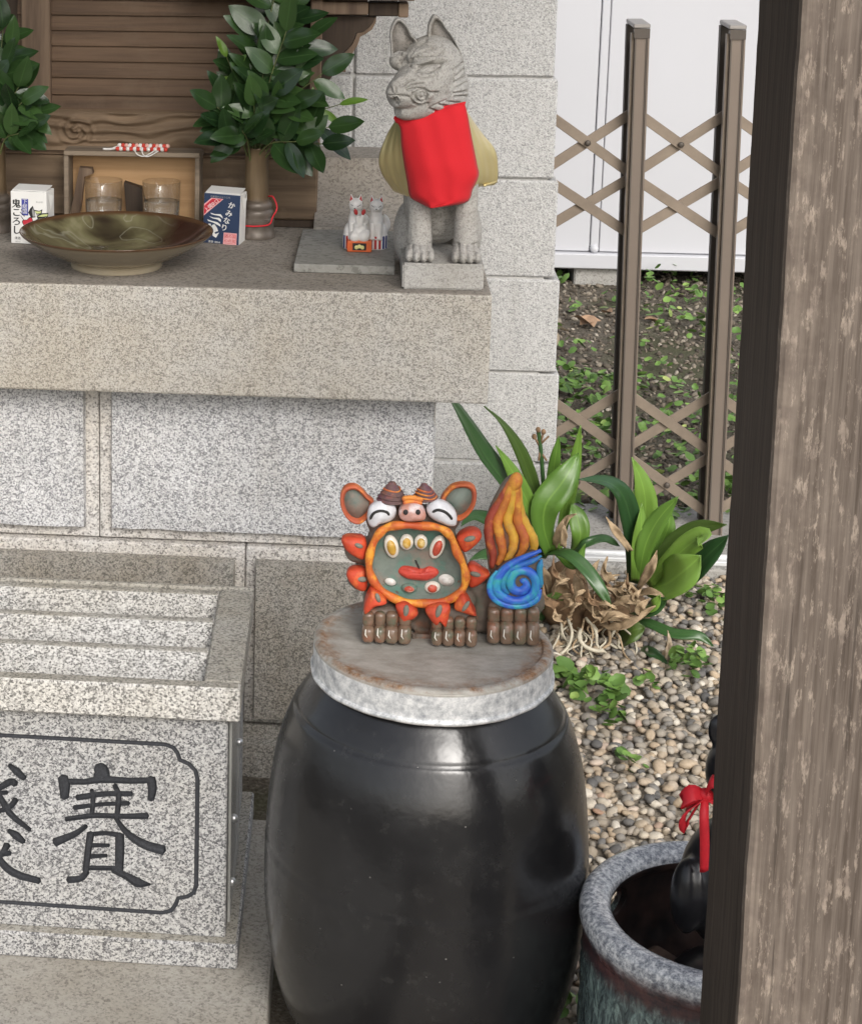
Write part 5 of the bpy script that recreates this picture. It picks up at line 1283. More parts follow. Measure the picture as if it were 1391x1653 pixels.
# bib and gold cape
def cloth(name, c, rough, sheen=.3, metal=0):
    t = NT(name); t.col(t.mix(t.noise(20, 3), tuple(x*.88 for x in c), c)); t.bump(t.noise(700, 2), .12, .0005); t.set(rough=rough, metal=metal, spec=.2); t.b.inputs['Sheen Weight'].default_value = sheen
cloth('bib_red', (.64,.020,.028), .8, .08); cloth('cape_gold', (.72,.60,.30), .30, 0, .55)
bib = thing('fox_bib', at(705, 250, 3.05), 'bright red bib with shiny gold cape tied round the stone fox neck', 'bib')
def sheet(name, rows, mat, Yedge, bulge, nu=24, nv=30, fold=.0, thick=.0012, yfun=None):
    """rows: list of (left px, right px) from top to bottom; draped surface between"""
    A = spline([(l[0], l[1], 0) for l, r in rows], nv); B = spline([(r[0], r[1], 0) for l, r in rows], nv); bm = bmesh.new(); g = {}
    for j in range(nv+1):
        for i in range(nu+1):
            s_ = i/nu; u = A[j].x+(B[j].x-A[j].x)*s_; v = A[j].y+(B[j].y-A[j].y)*s_; t_ = j/nv
            Y = yfun(s_, t_) if yfun else Yedge-bulge*(1-(2*s_-1)**2)*(.75+.25*t_)
            Y += fold*(math.sin(s_*9+t_*3)*t_+.6*math.sin(s_*21-t_*5))
            g[i, j] = bm.verts.new(at(u, v, Y))
    for j in range(nv):
        for i in range(nu): bm.faces.new((g[i,j], g[i+1,j], g[i+1,j+1], g[i,j+1]))
    o = obj(name, bm, mat, bib, True); md = o.modifiers.new('t', 'SOLIDIFY'); md.thickness = thick; md.offset = 0; return o
P2 = lambda x, y: (450+x/3.024, y/3.024)
sheet('bib_front', [(P2(558,578), P2(905,498)), (P2(592,620), P2(920,560)), (P2(598,700), P2(942,680)), (P2(612,800), P2(966,800)), (P2(628,890), P2(974,856)), (P2(642,958), P2(945,922)), (P2(688,988), P2(912,986)), (P2(738,1014), P2(750,1014))], 'bib_red', 0, 0, fold=.0016, yfun=lambda s_, t_: 3.058-(.002+.030*min(1, t_*2.2)**.7)*(1-(2*s_-1)**4)-.004*t_)
sheet('collar', [(P2(562,566), P2(912,494)), (P2(562,580), P2(908,508)), (P2(575,600), P2(906,522))], 'bib_red', 0, 0, nv=6, thick=.003, yfun=lambda s_, t_: 3.059-(.003+.003*t_)*(1-(2*s_-1)**2))
sheet('cape_side', [(P2(570,590), P2(606,620)), (P2(530,655), P2(608,700)), (P2(492,760), P2(616,800)), (P2(502,840), P2(630,890)), (P2(560,930), P2(646,964))], 'cape_gold', 0, 0, fold=.0012, yfun=lambda s_, t_: 3.125-.058*s_, thick=.002)
sheet('cape_side', [(P2(900,505), P2(925,560)), (P2(915,580), P2(990,650)), (P2(938,690), P2(1050,725)), (P2(962,800), P2(1066,800)), (P2(968,860), P2(1060,890)), (P2(950,912), P2(1000,905))], 'cape_gold', 0, 0, fold=.0014, yfun=lambda s_, t_: 3.066+.066*s_, thick=.002)
bm = bmesh.new(); tube(bm, spline([at(*P2(1000,905), 3.10), at(*P2(1030,895), 3.115), at(*P2(1062,885), 3.13)], 8), .0022, 6); obj('cape_hem', bm, 'cape_gold', bib, True)

# ================================================================== WHITE CERAMIC FOXES
plain('porcelain', (.74,.72,.69), .28, var=.05, vs=60); plain('ink_red', (.42,.03,.03), .4, var=.1); plain('ink_blue', (.025,.04,.16), .4, var=.1); plain('ink_orange', (.66,.13,.035), .45, var=.12, vs=80); plain('ink_yellow', (.68,.62,.25), .4, var=.12)
SZ = TOPZ+.0152
def white_fox(u, v_bot, Y, label, turn):
    top = at(u, 312 if turn else 314, Y); x = at(u, 380, Y).x; h = top.z-SZ
    r_ = thing('white_fox', (x, Y, SZ), label, 'figurine', 'pair of white ceramic foxes')
    bm = bmesh.new(); W = lambda dx, dy, z, rad: ell(bm, (x+dx, Y+dy, SZ+z*h), rad, 18, None, 12)
    W(0, .004, .30, (.0155, .017, .030)); W(0, 0, .48, (.0125, .013, .026)); W(0, -.002, .66, (.0098, .010, .016)); W(0, -.004, .80, (.0118, .0115, .0125)); W(turn*-.002, -.016, .765, (.0045, .006, .0042))
    for s_ in (-1, 1):
        tube(bm, [Vector((x+s_*.0065, Y-.005, SZ+.86*h)), Vector((x+s_*.0085, Y-.003, SZ+1.0*h))], [.0048, .0012], 10)
        W(s_*.0125, .006, .24, (.0075, .014, .020)); tube(bm, [Vector((x+s_*.0055, Y-.010, SZ+.50*h)), Vector((x+s_*.006, Y-.014, SZ+.24*h)), Vector((x+s_*.006, Y-.016, SZ+.19*h))], [.0058, .0046, .0055], 10)
    tube(bm, spline([(x+.012, Y+.016, SZ+.2*h), (x+.018, Y+.024, SZ+.42*h), (x+.014, Y+.02, SZ+.6*h)], 8), [.005, .006, .007, .008, .008, .007, .006, .004, .002], 10)
    raw('body', remesh(bm, .0013, 2), 'porcelain', r_, True)
    for s_ in (-1, 1):
        bm = bmesh.new(); prism(bm, [Vector((x+s_*.0045, Y-.0092, SZ+.885*h)), Vector((x+s_*.0105, Y-.0080, SZ+.885*h)), Vector((x+s_*.0085, Y-.0052, SZ+.985*h))], (0, .002, 0)); obj('ear_inside', bm, 'ink_red', r_)
        bm = bmesh.new(); tube(bm, [Vector((x+s_*.0020, Y-.0156, SZ+.795*h)), Vector((x+s_*.0050, Y-.0146, SZ+.805*h)), Vector((x+s_*.0082, Y-.0125, SZ+.825*h))], .0005, 5); obj('eye', bm, 'crease_dark', r_)
    bm = bmesh.new(); ell(bm, (x-turn*.002, Y-.022, SZ+.775*h), (.0013, .001, .001), 8, None, 6); obj('nose', bm, 'crease_dark', r_)
    # drum base with stripes
    bm = bmesh.new(); lathe(bm, [(.0195, 0), (.0205, .002), (.0205, .024), (.0185, .0255)], (x, Y+.004, SZ+.0003), 28, sy=.95); obj('base', bm, 'porcelain', r_, False)
    cols = ['ink_blue', 'ink_red', 'ink_blue']
    for k in range(-3, 4):
        a_ = -math.pi/2+k*.36; c = Vector((x+.0207*math.cos(a_), Y+.004+.0207*.95*math.sin(a_), SZ+.0128))
        bm = bmesh.new(); box(bm, -.0020, .0020, -.0006, .0006, -.011, .011, .0004); bmesh.ops.rotate(bm, verts=bm.verts, matrix=Matrix.Rotation(a_+math.pi/2, 3, 'Z')); bmesh.ops.translate(bm, verts=bm.verts, vec=c); obj('stripe', bm, cols[k % 3] if k else 'ink_red', r_)
Yf_ = on(580, 407, SZ).y
white_fox(573, 405, Yf_+.030, 'left white ceramic fox with red ears on a striped base', 1)
white_fox(606, 405, Yf_+.034, 'right white ceramic fox with red ears, nearest the stone fox', 0)
xo0, xo1 = at(560, 400, Yf_).x, at(600, 400, Yf_).x; zo1 = at(580, 389, Yf_).z
orn = thing('orange_ornament', ((xo0+xo1)/2, Yf_+.012, SZ), 'orange ceramic box topped by white crouching figure between two white foxes', 'ornament')
mkbox('box_body', xo0, xo1, Yf_, Yf_+.024, SZ+.0003, zo1, 'ink_orange', orn, .0015, 2)
xm = (xo0+xo1)/2; zm = (SZ+zo1)/2
mkbox('box_panel', xm-.0115, xm+.0115, Yf_-.0008, Yf_+.001, zm-.0062, zm+.0062, 'crease_dark', orn, .0004)
bm = bmesh.new()
for dx in (-.005, 0, .005): ell(bm, (xm+dx, Yf_-.0012, zm-.001+(.0018 if dx == 0 else 0)), (.0036, .0012, .0038), 12, None, 8)
me = remesh(bm, .0006, 2); raw('gold_crest', me, 'ink_yellow', orn, True)
bm = bmesh.new()
for dx, dy, dz, rr in ((-.008,.006,.008,.0095), (.007,.006,.009,.0105), (-.002,.012,.017,.0105), (.004,.012,.024,.008), (-.004,.010,.026,.007), (.0,.016,.008,.014), (.011,.01,.014,.007), (-.011,.012,.012,.006)): ell(bm, (xm+dx, Yf_+dy, zo1+dz-.002), (rr, rr*.8, rr), 14, None, 10)
tube(bm, [Vector((xm+.001, Yf_+.008, zo1+.026)), Vector((xm+.0045, Yf_+.007, zo1+.044))], [.0045, .0026], 10); tube(bm, [Vector((xm-.003, Yf_+.008, zo1+.026)), Vector((xm-.0035, Yf_+.006, zo1+.042))], [.004, .0034], 10)
raw('white_figure', remesh(bm, .0011, 2), 'porcelain', orn, True)
for dx, dz in ((-.0075, .052), (.0055, .052)):
    bm = bmesh.new(); ell(bm, (xm+dx, Yf_+.006, zo1+dz-.003), (.0035, .0028, .0055), 10, Matrix.Rotation(R(-20 if dx < 0 else 20), 3, 'Y'), 8); obj('red_ear', bm, 'ink_red', orn, True)
# ================================================================== GRAVEL, SOIL LITTER, WEEDS
def ico(sub):
    bm = bmesh.new(); bmesh.ops.create_icosphere(bm, subdivisions=sub, radius=1)
    v = np.array([x.co[:] for x in bm.verts]); f = np.array([[q_.index for q_ in x.verts] for x in bm.faces]); bm.free(); return v, f
def scatter(name, variants, recs, mat, smooth=True, kind='stuff', label=None, cat=None):
    """recs: (variant, 3x3 matrix, position, random value); all joined into one mesh of real pieces"""
    V, Fc, C = [], [], []; off = 0
    for k, M3, p, c in recs:
        v, f = variants[k]; V.append(v@M3.T+p); Fc.append(f+off); C.append(np.full(len(f), c)); off += len(v)
    V = np.concatenate(V); Fc = np.concatenate(Fc); C = np.concatenate(C); nf, ns = Fc.shape
    me = bpy.data.meshes.new(name); me.vertices.add(len(V)); me.vertices.foreach_set('co', V.ravel().astype(np.float32))
    me.loops.add(nf*ns); me.loops.foreach_set('vertex_index', Fc.ravel().astype(np.int32)); me.polygons.add(nf)
    me.polygons.foreach_set('loop_start', (np.arange(nf)*ns).astype(np.int32)); me.update(calc_edges=True)
    attr_faces(me, 'rnd', C)
    return tag(raw(name, me, mat, None, smooth), label, cat, None, kind)
def rotm(r, tilt=.4):
    e = Matrix.Rotation(r.uniform(0, 6.283), 3, 'Z') @ Matrix.Rotation(r.gauss(0, tilt), 3, 'X') @ Matrix.Rotation(r.gauss(0, tilt), 3, 'Y'); return np.array(e)
def pebble_mat(name, stops, rough=.7):
    t = NT(name); a = t.n('Attribute'); a.attribute_name = 'rnd'
    c = t.ramp(a.outputs['Fac'], stops, 'LINEAR')
    c = t.mix(t.math('MULTIPLY', t.ramp1(t.noise(190, 4, .65), .4, .7), .45), c, t.mix(1, c, (.55,.52,.48), 'MULTIPLY'))
    t.col(c); t.bump(t.noise(400, 3), .25, .0008); t.set(rough=rough, spec=.35)
pebble_mat('pebbles', [(0, (.11,.107,.104)), (.12, (.21,.20,.185)), (.3, (.32,.285,.235)), (.45, (.42,.35,.265)), (.6, (.49,.385,.27)), (.72, (.37,.335,.29)), (.85, (.54,.475,.375)), (.96, (.70,.65,.56)), (1, (.40,.25,.17))])
r = random.Random(11)
v2, f2_ = ico(2); v1_, f1_ = ico(1)
PV = []
for k in range(6):
    q_ = v2.copy()
    for i in range(len(q_)):
        q_[i] *= 1+.16*mnoise.noise(Vector(v2[i]*1.3)+Vector((k*5, 0, 0)))
    PV.append((q_, f2_))
recs = []
def inside_gravel(x, y):
    if math.hypot(x-JX, y-JY) < .21 and True: return False
    if math.hypot(x-pc.x, y-pc.y) < .17: return False
    return True
step = .0158
y = 2.0
while y < 4.03:
    x = .14 if y < 2.9 else .24
    while x < 1.25:
        px_, py_ = x+r.uniform(-.5,.5)*step, y+r.uniform(-.5,.5)*step
        if inside_gravel(px_, py_):
            s_ = r.uniform(.0066, .0110)*(1.25 if r.random() < .12 else 1)*(.7 if r.random() < .2 else 1)
            M3 = rotm(r, .3) @ np.diag([s_*r.uniform(1.0,1.35), s_*r.uniform(.75,1.0), s_*r.uniform(.5,.75)])
            recs.append((r.randrange(6), M3, np.array([px_, py_, s_*.45+r.uniform(0, .012)]), min(1, max(0, r.random()))))
        x += step
    y += step*.92
granite('gravel_silt', (.34,.295,.235), (.25,.215,.17), (.12,.105,.085), 160, bump=.8, darkfrac=.1)
bm = bmesh.new(); box(bm, .02, 1.5, 1.2, 4.029, -.01, .0045); tag(obj('gravel_bed', bm, 'gravel_silt'), kind='structure')
scatter('gravel', PV, recs, 'pebbles', True, 'stuff', 'grey and tan rounded gravel around the jar and pot')

# litter of chips on the soil beyond the gate
pebble_mat('litter', [(0, (.06,.05,.04)), (.3, (.13,.108,.083)), (.55, (.20,.168,.13)), (.75, (.25,.215,.17)), (.93, (.32,.285,.23)), (1, (.48,.43,.36))], .9)
CH = []
for k in range(4):
    q_ = v1_.copy()
    for i in range(len(q_)): q_[i] *= 1+.45*mnoise.noise(Vector(v1_[i]*1.7)+Vector((k*7, 1, 0)))
    CH.append((q_, f1_))
recs = []
for i in range(11000):
    yy = 4.42+(7.6-4.42)*r.random()**1.2; xx = r.uniform(.1, 2.0)
    s_ = r.uniform(.003, .009)*(1.6 if r.random() < .06 else 1)
    recs.append((r.randrange(4), rotm(r, .6) @ np.diag([s_*1.4, s_, s_*.55]), np.array([xx, yy, s_*.3]), r.random()**1.3))
scatter('soil_litter', CH, recs, 'litter', False, 'stuff', 'dark chips and crumbs covering the soil beyond the gate')

# leaves for weeds
t = NT('weed_green'); a = t.n('Attribute'); a.attribute_name = 'rnd'
t.col(t.ramp(a.outputs['Fac'], [(0, (.045,.095,.022)), (.5, (.11,.21,.045)), (.85, (.20,.33,.075)), (1, (.34,.40,.13))])); t.set(rough=.5, spec=.35)
t.b.inputs['Subsurface Weight'].default_value = .0
def disc_leaf(n=10, notch=.25, cup=.15):
    v = [(0, 0, 0)]; f = []
    for ring in (.55, 1.0):
        for i in range(n):
            a = 2*math.pi*i/n; rr = ring*(1+(.07 if i % 2 else -.03))*(1-notch*math.exp(-((a-math.pi)/.45)**2)); v.append((rr*math.cos(a), rr*math.sin(a), cup*ring*ring))
    for i in range(n):
        f.append((0, 1+i, 1+(i+1) % n)); f.append((1+i, 1+n+i, 1+n+(i+1) % n)); f.append((1+i, 1+n+(i+1) % n, 1+(i+1) % n))
    return np.array(v, float), np.array(f)
def blade():
    v, f = [], []
    for i in range(5):
        t_ = i/4; wv = .16*math.sin(math.pi*min(1, .12+t_*.88)); v += [(t_, -wv, -.3*t_*t_), (t_, wv, -.3*t_*t_)]
    for i in range(4): f += [(2*i, 2*i+1, 2*i+3), (2*i, 2*i+3, 2*i+2)]
    return np.array(v), np.array(f)
DL = [disc_leaf(), disc_leaf(10, .4, .3), disc_leaf(12, .15, -.15), blade()]
def weeds(name, spots, label, mat='weed_green', kind='stuff', cat=None, blades=.1):
    recs = []
    for (cx, cy, rad, n, hmax, size) in spots:
        for i in range(n):
            a = r.uniform(0, 6.283); d = rad*math.sqrt(r.random())*(1 if r.random() < .85 else 1.3); x, y_ = cx+d*math.cos(a), cy+d*math.sin(a)*1.2
            h = hmax*(1-.55*(d/rad)**2)*r.uniform(.35, 1.1)+.014; s_ = size*r.uniform(.55, 1.25)
            if r.random() < blades:
                recs.append((3, np.array(Matrix.Rotation(a, 3, 'Z') @ Matrix.Rotation(-r.uniform(.2,1.0), 3, 'Y'))*s_*2.6, np.array([x, y_, .01]), min(1, r.random()*.8+.25)))
            else:
                recs.append((r.randrange(3), rotm(r, .42)*s_, np.array([x, y_, h]), min(1, max(0, .2+.6*h/max(hmax, .02)*.6+r.gauss(0, .17)))))
    return scatter(name, DL, recs, mat, True, kind, label, cat)
gsp = []
def g0(u, v, rad, n, h, s_): p = on(u, v, 0); gsp.append((p.x, p.y, rad, n, h, s_))
# named clover clumps in the gravel
CLV = [((962,1128),.055,60,.045,.0125,'round-leaved green weed clump in the gravel right of the jar lid'), ((1108,1085),.042,48,.045,.0105,'green clover clump in the gravel below the plant, by the post'), ((1042,1112),.022,10,.03,.010,'tiny pale green seedling between two weed clumps in the gravel'),
       ((1012,1238),.025,9,.025,.0095,'sparse green seedlings in the gravel near the jar shoulder'), ((1142,985),.045,40,.05,.011,'leafy green weed clump by the kerb right of the clivia'), ((908,1108),.026,10,.05,.019,'big round pale green leaves beside the jar lid'), ((985,1165),.03,18,.03,.011,'low green weed patch under the larger clump near the jar'), ((910,1640),.03,14,.03,.012,'small green weed between the black jar and glazed pot')]
for (uv, rad, n, h, s_, lb) in CLV:
    p = on(*uv, 0.01)
    o = weeds('weed_clump', [(p.x, p.y, rad, n, h, s_)], lb, kind=None, cat='weed', blades=.04); o['group'] = 'weed clumps in the gravel'
# ground cover beyond the gate
for u, v, rad, n, h, s_ in ((905,640,.14,150,.10,.020),(960,640,.12,90,.06,.018),(900,700,.12,110,.06,.018),(930,745,.10,60,.05,.016),(1065,470,.13,90,.10,.022),(1050,500,.15,60,.05,.020),(1085,520,.10,40,.04,.018),(1060,560,.08,14,.05,.026),(1110,540,.09,20,.05,.02),
    (1060,640,.10,40,.05,.018),(1110,700,.12,70,.06,.018),(1050,720,.12,50,.05,.016),(1170,650,.10,60,.07,.018),(1180,540,.12,50,.07,.02),(1190,600,.10,40,.06,.02),(1080,800,.12,60,.05,.016),(940,820,.10,50,.05,.016),(1140,760,.12,50,.05,.016),(905,470,.06,12,.06,.028),(940,450,.10,30,.03,.016),(1100,460,.2,50,.04,.02),(1170,820,.1,50,.06,.016),(1040,840,.1,50,.05,.016),(870,780,.12,60,.05,.016),(1185,700,.08,30,.05,.018)):
    g0(u, v, rad, int(n*(.8 if v > 600 else .35)), h*.8, s_*.68)
for i in range(90): gsp.append((r.uniform(.1, 2.0), 4.45+2.3*r.random(), r.uniform(.03,.10), r.randrange(3, 12), r.uniform(.02,.05), r.uniform(.010,.017)))
weeds('ground_weeds', gsp, 'low green weeds covering the soil beyond the gate', blades=.12)

# fallen leaves
plain('dead_leaf', (.36,.235,.15), .8, var=.35, vs=60, bump=.3); plain('dead_leaf_pale', (.46,.37,.27), .8, var=.25, vs=60, bump=.3)
DLM = [leaf_mesh('dead_leaf_mesh', W=w_, curl=c_, fold=f_) for w_, c_, f_ in ((.6,.3,.5), (.5,-.3,.4), (.7,.1,.6))]
for k, me in enumerate(DLM): me.materials.append(MATS['dead_leaf' if k != 1 else 'dead_leaf_pale'])
for (u, v, L, az, k, lb) in ((936,524,.08,.4,0,'curled brown leaf on dark soil, left one of a touching pair beyond the gate'),(958,528,.09,2.2,2,'broad brown leaf on dark soil, right one of a touching pair beyond the gate'),(918,535,.06,3.5,1,'pale curled leaf on the soil just left of the brown leaf pair'),
    (1040,515,.07,.1,0,'brown leaf on the soil right of the left gate post'),(895,560,.05,1.2,1,'small pale leaf on the soil close to the stone wall edge'),(975,505,.05,5.1,2,'small brown leaf against the left side of the left gate post'),(1175,585,.05,2.0,1,'small pale leaf on the soil between the right gate post and timber post')):
    p = on(u, v, .012); o = bpy.data.objects.new('fallen_leaf', DLM[k]); COL.objects.link(o); o.location = p; o.rotation_euler = (r.uniform(-.4,.4), r.uniform(-.5,.2), az); o.scale = (L,)*3
    tag(o, lb, 'leaf', 'fallen leaves beyond the gate')

# ================================================================== CLIVIA PLANTS
leaf_mat('strap_green', (.085,.18,.028), (.19,.32,.055), .35)
leaf_mat('strap_dark', (.022,.062,.022), (.05,.115,.034), .28)
leaf_mat('strap_olive', (.045,.085,.016), (.085,.14,.025), .4)
plain('dry_sheath', (.34,.25,.155), .75, var=.35, vs=50, bump=.4); plain('dry_dark', (.20,.125,.07), .8, var=.4, vs=50, bump=.4); plain('root_white', (.50,.46,.36), .6, var=.15, vs=60)
PK = 2.898
def pz(x, y, Y): return at(720+x/PK, 640+y/PK, Y)
def strap(parent, name, pts, w_, mat, roll=0.0, n=20, prof='strap', vfold=.22):
    dry = prof != 'strap'; sd0 = rng.uniform(0, 50)
    if dry: w_ *= .62; n = 26
    P = spline([pz(*p) for p in pts], n); W = w_*1.08/PK/FPX*3.85; bm = bmesh.new(); uv = bm.loops.layers.uv.new('UVMap'); rows = []; info = {}
    for i, p in enumerate(P):
        t_ = i/n; tn = (P[min(i+1, n)]-P[max(i-1, 0)]).normalized(); tov = (CAMV-p).normalized()
        tov = (tov*.7+Vector((0, -.2, .6))); sd = tn.cross(tov).normalized(); sd = Quaternion(tn, roll+.25*t_) @ sd; nn = sd.cross(tn)
        if prof == 'strap': wv = W/2*(.55+.45*min(1, t_*2.2))*(1-max(0, (t_-.55)/.45)**2.2)
        else: wv = W/2*(.75+.35*math.sin(3*t_+sd0))*(1-max(0, (t_-.45)/.55)**1.4)*(1+.25*mnoise.noise(Vector((t_*5, sd0, 0))))
        wv = max(wv, W*.012); row = []
        for j in range(5):
            s_ = (j-2)/2; v = bm.verts.new(p+sd*wv*s_+nn*(abs(s_)*wv*vfold+.002*math.sin(t_*11+s_*2)+((W*.22*mnoise.noise(Vector((t_*4.5, s_*1.3, sd0)))+W*.1*mnoise.noise(Vector((t_*11, s_*2.5, sd0)))) if dry else 0))); info[v] = (t_, (s_+1)/2); row.append(v)
        rows.append(row)
    for a, b in zip(rows, rows[1:]):
        for j in range(4):
            f = bm.faces.new((a[j], b[j], b[j+1], a[j+1]))
            for lp in f.loops: lp[uv].uv = info[lp.vert]
    o = obj(name, bm, mat, parent, True); md = o.modifiers.new('t', 'SOLIDIFY'); md.thickness = .0012; md.offset = 0; return o
YC = 3.74
A = thing('clivia_plant', pz(500, 1000, YC), 'clivia plant with strap leaves and dry stalk beside the stone wall', 'plant', 'clivia plants')
for pts, w_, mt in (([(480,740,YC),(400,600,YC-.02),(290,420,YC-.07),(170,260,YC-.13),(60,80,YC-.20),(-20,-50,YC-.25)],112,'strap_dark'), ([(482,735,YC),(455,600,YC),(410,430,YC-.02),(350,270,YC-.05),(270,140,YC-.09),(180,45,YC-.13)],62,'strap_olive'), ([(480,730,YC-.01),(430,600,YC-.04),(365,460,YC-.07),(300,340,YC-.09),(232,230,YC-.11)],66,'strap_green'),
    ([(490,730,YC-.02),(455,620,YC-.05),(465,510,YC-.07),(530,420,YC-.06),(575,350,YC-.05),(618,265,YC-.03)],128,'strap_green'), ([(520,720,YC+.01),(550,580,YC+.02),(580,420,YC+.01),(605,280,YC),(628,135,YC-.02)],62,'strap_green'), ([(488,560,YC+.01),(492,440,YC+.02),(508,300,YC+.02),(527,185,YC+.01)],52,'strap_green'),
    ([(470,735,YC+.01),(360,670,YC+.02),(230,590,YC-.0),(130,560,YC-.03),(70,605,YC-.06)],64,'strap_dark'), ([(470,740,YC),(300,735,YC-.02),(190,740,YC-.05),(110,765,YC-.07)],56,'strap_dark'), ([(480,735,YC-.01),(440,670,YC-.03),(380,585,YC-.05)],42,'strap_green'),
    ([(470,735,YC-.02),(560,735,YC-.08),(650,805,YC-.11),(720,900,YC-.13),(772,990,YC-.14)],62,'strap_dark'), ([(600,740,YC),(628,650,YC-.02),(610,560,YC-.01),(585,500,YC)],84,'strap_green'), ([(590,735,YC),(650,690,YC-.03),(740,665,YC-.02),(810,700,YC-.0)],44,'strap_dark'), ([(520,740,YC-.01),(600,790,YC-.06),(650,690,YC-.07)],44,'strap_green'),
    ([(470,930,YC-.05),(520,935,YC-.09),(575,955,YC-.12)],32,'strap_green'), ([(450,1050,YC),(430,1000,YC-.03),(420,930,YC-.04)],60,'strap_dark')):
    strap(A, 'leaf', pts, w_, mt, rng.uniform(-.25, .25))
bm = bmesh.new(); tube(bm, spline([pz(460,500,YC-.01), pz(452,380,YC-.01), pz(445,280,YC-.01), pz(435,190,YC-.01), pz(430,155,YC-.01)], 12), .0042, 8); st = obj('flower_stalk', bm, 'strap_dark', A, True)
bm = bmesh.new()
for x, y_ in ((430,155),(412,188),(455,165)): ell(bm, pz(x, y_, YC-.015), (.005,.005,.006), 10, None, 8)
for x0, y0_, x1, y1_ in ((438,235,412,188),(440,230,455,165),(440,225,480,185),(442,260,470,300),(440,250,432,300)): tube(bm, [pz(x0, y0_, YC-.01), pz(x1, y1_, YC-.015)], .0022, 6)
obj('seed_heads', bm, 'dry_dark', st, True)
for pts, w_ in (([(510,700,YC-.03),(530,640,YC-.05),(570,570,YC-.06),(610,550,YC-.07)],52), ([(520,960,YC-.02),(530,880,YC-.05),(560,800,YC-.05)],130), ([(490,930,YC-.03),(470,850,YC-.05),(450,790,YC-.06)],60), ([(640,990,YC-.04),(620,900,YC-.06),(600,830,YC-.05)],90), ([(545,700,YC-.05),(550,640,YC-.07),(545,580,YC-.07)],40)):
    strap(A, 'dry_leaf', pts, w_, 'dry_sheath', rng.uniform(-.5, .5), prof='leaf', vfold=.5)
B = thing('clivia_plant', pz(880, 1080, YC-.03), 'clivia plant with broad arching leaves in the gravel beside the timber post', 'plant', 'clivia plants')
YB = YC-.02
for pts, w_, mt in (([(872,870,YB),(875,720,YB-.01),(865,590,YB-.03),(825,465,YB-.06),(745,400,YB-.09),(620,388,YB-.13)],88,'strap_dark'), ([(880,870,YB),(900,700,YB+.01),(932,540,YB+.02),(915,410,YB+.01),(868,285,YB)],100,'strap_green'), ([(884,860,YB-.02),(892,760,YB-.03),(908,630,YB-.04),(914,500,YB-.04)],66,'strap_green'),
    ([(900,860,YB-.02),(930,700,YB-.04),(990,580,YB-.05),(1085,468,YB-.07)],84,'strap_green'), ([(920,860,YB+.01),(1000,700,YB+.02),(1035,620,YB+.02),(1050,540,YB+.02)],70,'strap_green'), ([(930,870,YB),(1000,770,YB-.01),(1090,670,YB-.02),(1190,615,YB-.04),(1310,600,YB-.08)],84,'strap_olive'),
    ([(945,880,YB-.02),(1040,780,YB-.05),(1140,690,YB-.08),(1205,655,YB-.10),(1180,700,YB-.13)],96,'strap_green'), ([(960,900,YB-.03),(1020,880,YB-.08),(1110,820,YB-.12),(1190,745,YB-.14)],176,'strap_green'), ([(980,910,YB-.01),(1120,850,YB-.04),(1220,750,YB-.07),(1320,650,YB-.10)],110,'strap_dark'),
    ([(880,1010,YB-.04),(950,1000,YB-.09),(1035,945,YB-.12)],84,'strap_dark'), ([(900,1000,YB-.06),(960,990,YB-.11),(1000,930,YB-.13)],50,'strap_green'), ([(860,1060,YB-.04),(940,1060,YB-.08),(1060,1110,YB-.12),(1180,1120,YB-.13),(1250,1170,YB-.14)],48,'strap_dark'), ([(880,1180,YB-.06),(960,1200,YB-.12),(1040,1270,YB-.16)],54,'strap_dark'), ([(800,1170,YB-.05),(850,1110,YB-.09),(930,1080,YB-.10)],110,'strap_olive')):
    strap(B, 'leaf', pts, w_, mt, rng.uniform(-.25, .25))
for pts, w_ in (([(860,720,YB-.04),(800,640,YB-.06),(745,562,YB-.07)],52), ([(820,1060,YB-.06),(760,1030,YB-.10),(710,1000,YB-.10)],110), ([(720,1070,YB-.08),(820,1080,YB-.13),(980,980,YB-.14)],90), ([(900,900,YB-.05),(960,800,YB-.08),(985,720,YB-.08)],64), ([(860,960,YB-.04),(800,930,YB-.08),(740,890,YB-.09)],70), ([(700,1030,YB-.06),(660,960,YB-.08),(690,900,YB-.08)],76), ([(580,1190,YC-.10),(530,1170,YC-.12),(510,1130,YC-.12)],80), ([(900,930,YB-.06),(970,920,YB-.10),(1030,945,YB-.11)],54)):
    strap(B, 'dry_leaf', pts, w_, 'dry_sheath', rng.uniform(-.5, .5), prof='leaf', vfold=.5)
bm = bmesh.new(); ell(bm, pz(850, 1010, YB), (.045,.035,.045)); ell(bm, pz(760, 1040, YB-.03), (.05,.035,.035)); raw('crown_base', remesh(bm, .005, 2), 'dry_dark', B, True)
bm = bmesh.new(); ell(bm, pz(550, 930, YC+.01), (.05,.035,.075)); ell(bm, pz(620, 1020, YC), (.04,.035,.05)); raw('crown_base', remesh(bm, .005, 2), 'dry_dark', A, True)
rs_ = random.Random(9)
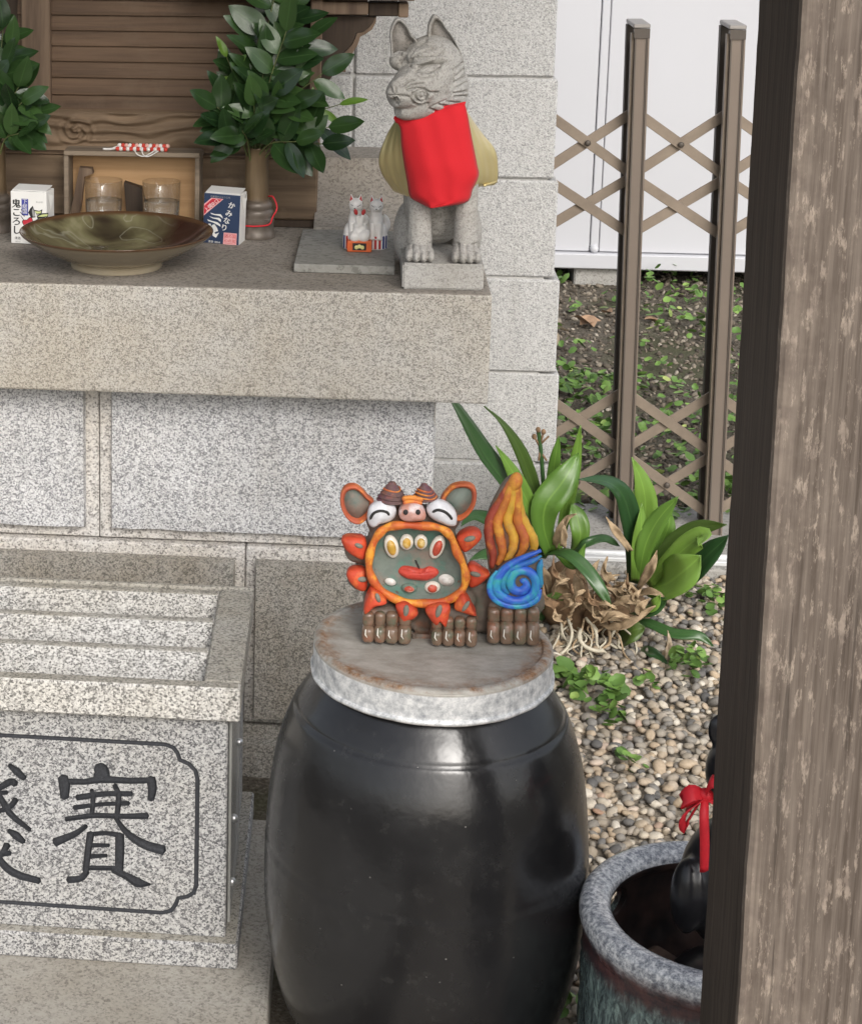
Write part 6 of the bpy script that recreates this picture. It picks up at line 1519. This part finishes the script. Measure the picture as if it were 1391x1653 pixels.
for i in range(34):
    x0, y0_ = rs_.uniform(480, 900), rs_.uniform(860, 1060); an = rs_.uniform(-2.6, -.5) if i % 3 else rs_.uniform(-.4, .9); ln = rs_.uniform(60, 150); Yd = YC-.05-.10*(y0_-860)/200-rs_.uniform(0, .03)
    strap(A if x0 < 660 else B, 'dry_leaf', [(x0, y0_, Yd+.01), (x0+ln*.5*math.cos(an), y0_+ln*.5*math.sin(an), Yd-.015), (x0+ln*math.cos(an+.4), y0_+ln*math.sin(an+.4), Yd-.01)], rs_.uniform(40, 85), rs_.choice(['dry_sheath', 'dry_sheath', 'dry_dark']), rs_.uniform(-.8, .8), prof='leaf', vfold=.5)
rr_ = random.Random(4)
for i in range(26):
    x0, y0_ = rr_.uniform(520, 800), rr_.uniform(1030, 1110); big = i < 6
    gp = on(720+(x0+rr_.uniform(-80, 110))/PK, 640+(y0_+rr_.uniform(70, 180))/PK, .014); s0 = pz(x0, y0_, YC-.09)
    m1 = s0.lerp(gp, .4)+Vector((rr_.uniform(-.02,.02), -.012, .006)); m2 = s0.lerp(gp, .75)+Vector((rr_.uniform(-.02,.02), 0, -.002))
    bm = bmesh.new(); tube(bm, spline([s0, m1, m2, gp], 14), [.0033 if big else .0020]*14+[.001], 6); obj('root', bm, 'root_white' if i % 3 else 'dry_sheath', A if x0 < 640 else B, True)
bm = bmesh.new(); tube(bm, spline([pz(630,1090,YC-.12), pz(622,1130,YC-.14), pz(650,1170,YC-.15), pz(700,1190,YC-.15), pz(735,1188,YC-.15)], 16), .0042, 8); obj('root', bm, 'root_white', A, True)
# dry leaves standing or lying in the gravel
for pts, w_, lb in (([(1020,1215,3.57),(1040,1160,3.55),(1035,1095,3.54)],70,'pale dry leaf standing up in the gravel by the post'), ([(1060,1130,3.60),(1130,1140,3.59),(1200,1160,3.58)],30,'thin dry leaf blade lying on the gravel below the clivia')):
    o = strap(None, 'dry_leaf', pts, w_, 'dead_leaf_pale', .3, prof='leaf', vfold=.4); tag(o, lb, 'dry leaf')
p = on(1030, 1165, .012)

# ================================================================== PAVILION ROOF CARRIED BY THE POST (above the picture)
roof = thing('pavilion_roof', (-.6, 2.6, 2.6), 'wooden pavilion roof over the altar carried by the timber post', 'roof')
for k in range(12):
    x0 = -2.2+k*.245; mkbox('roof_board', x0, x0+.243, 1.45, 4.1, 2.60, 2.625, 'roof_wood', roof, .002)
mkbox('roof_beam', -2.2, .74, 1.73, 1.87, 2.552, 2.599, 'roof_wood', roof, .004); mkbox('roof_beam', -2.2, .74, 3.95, 4.05, 2.53, 2.599, 'roof_wood', roof, .004)
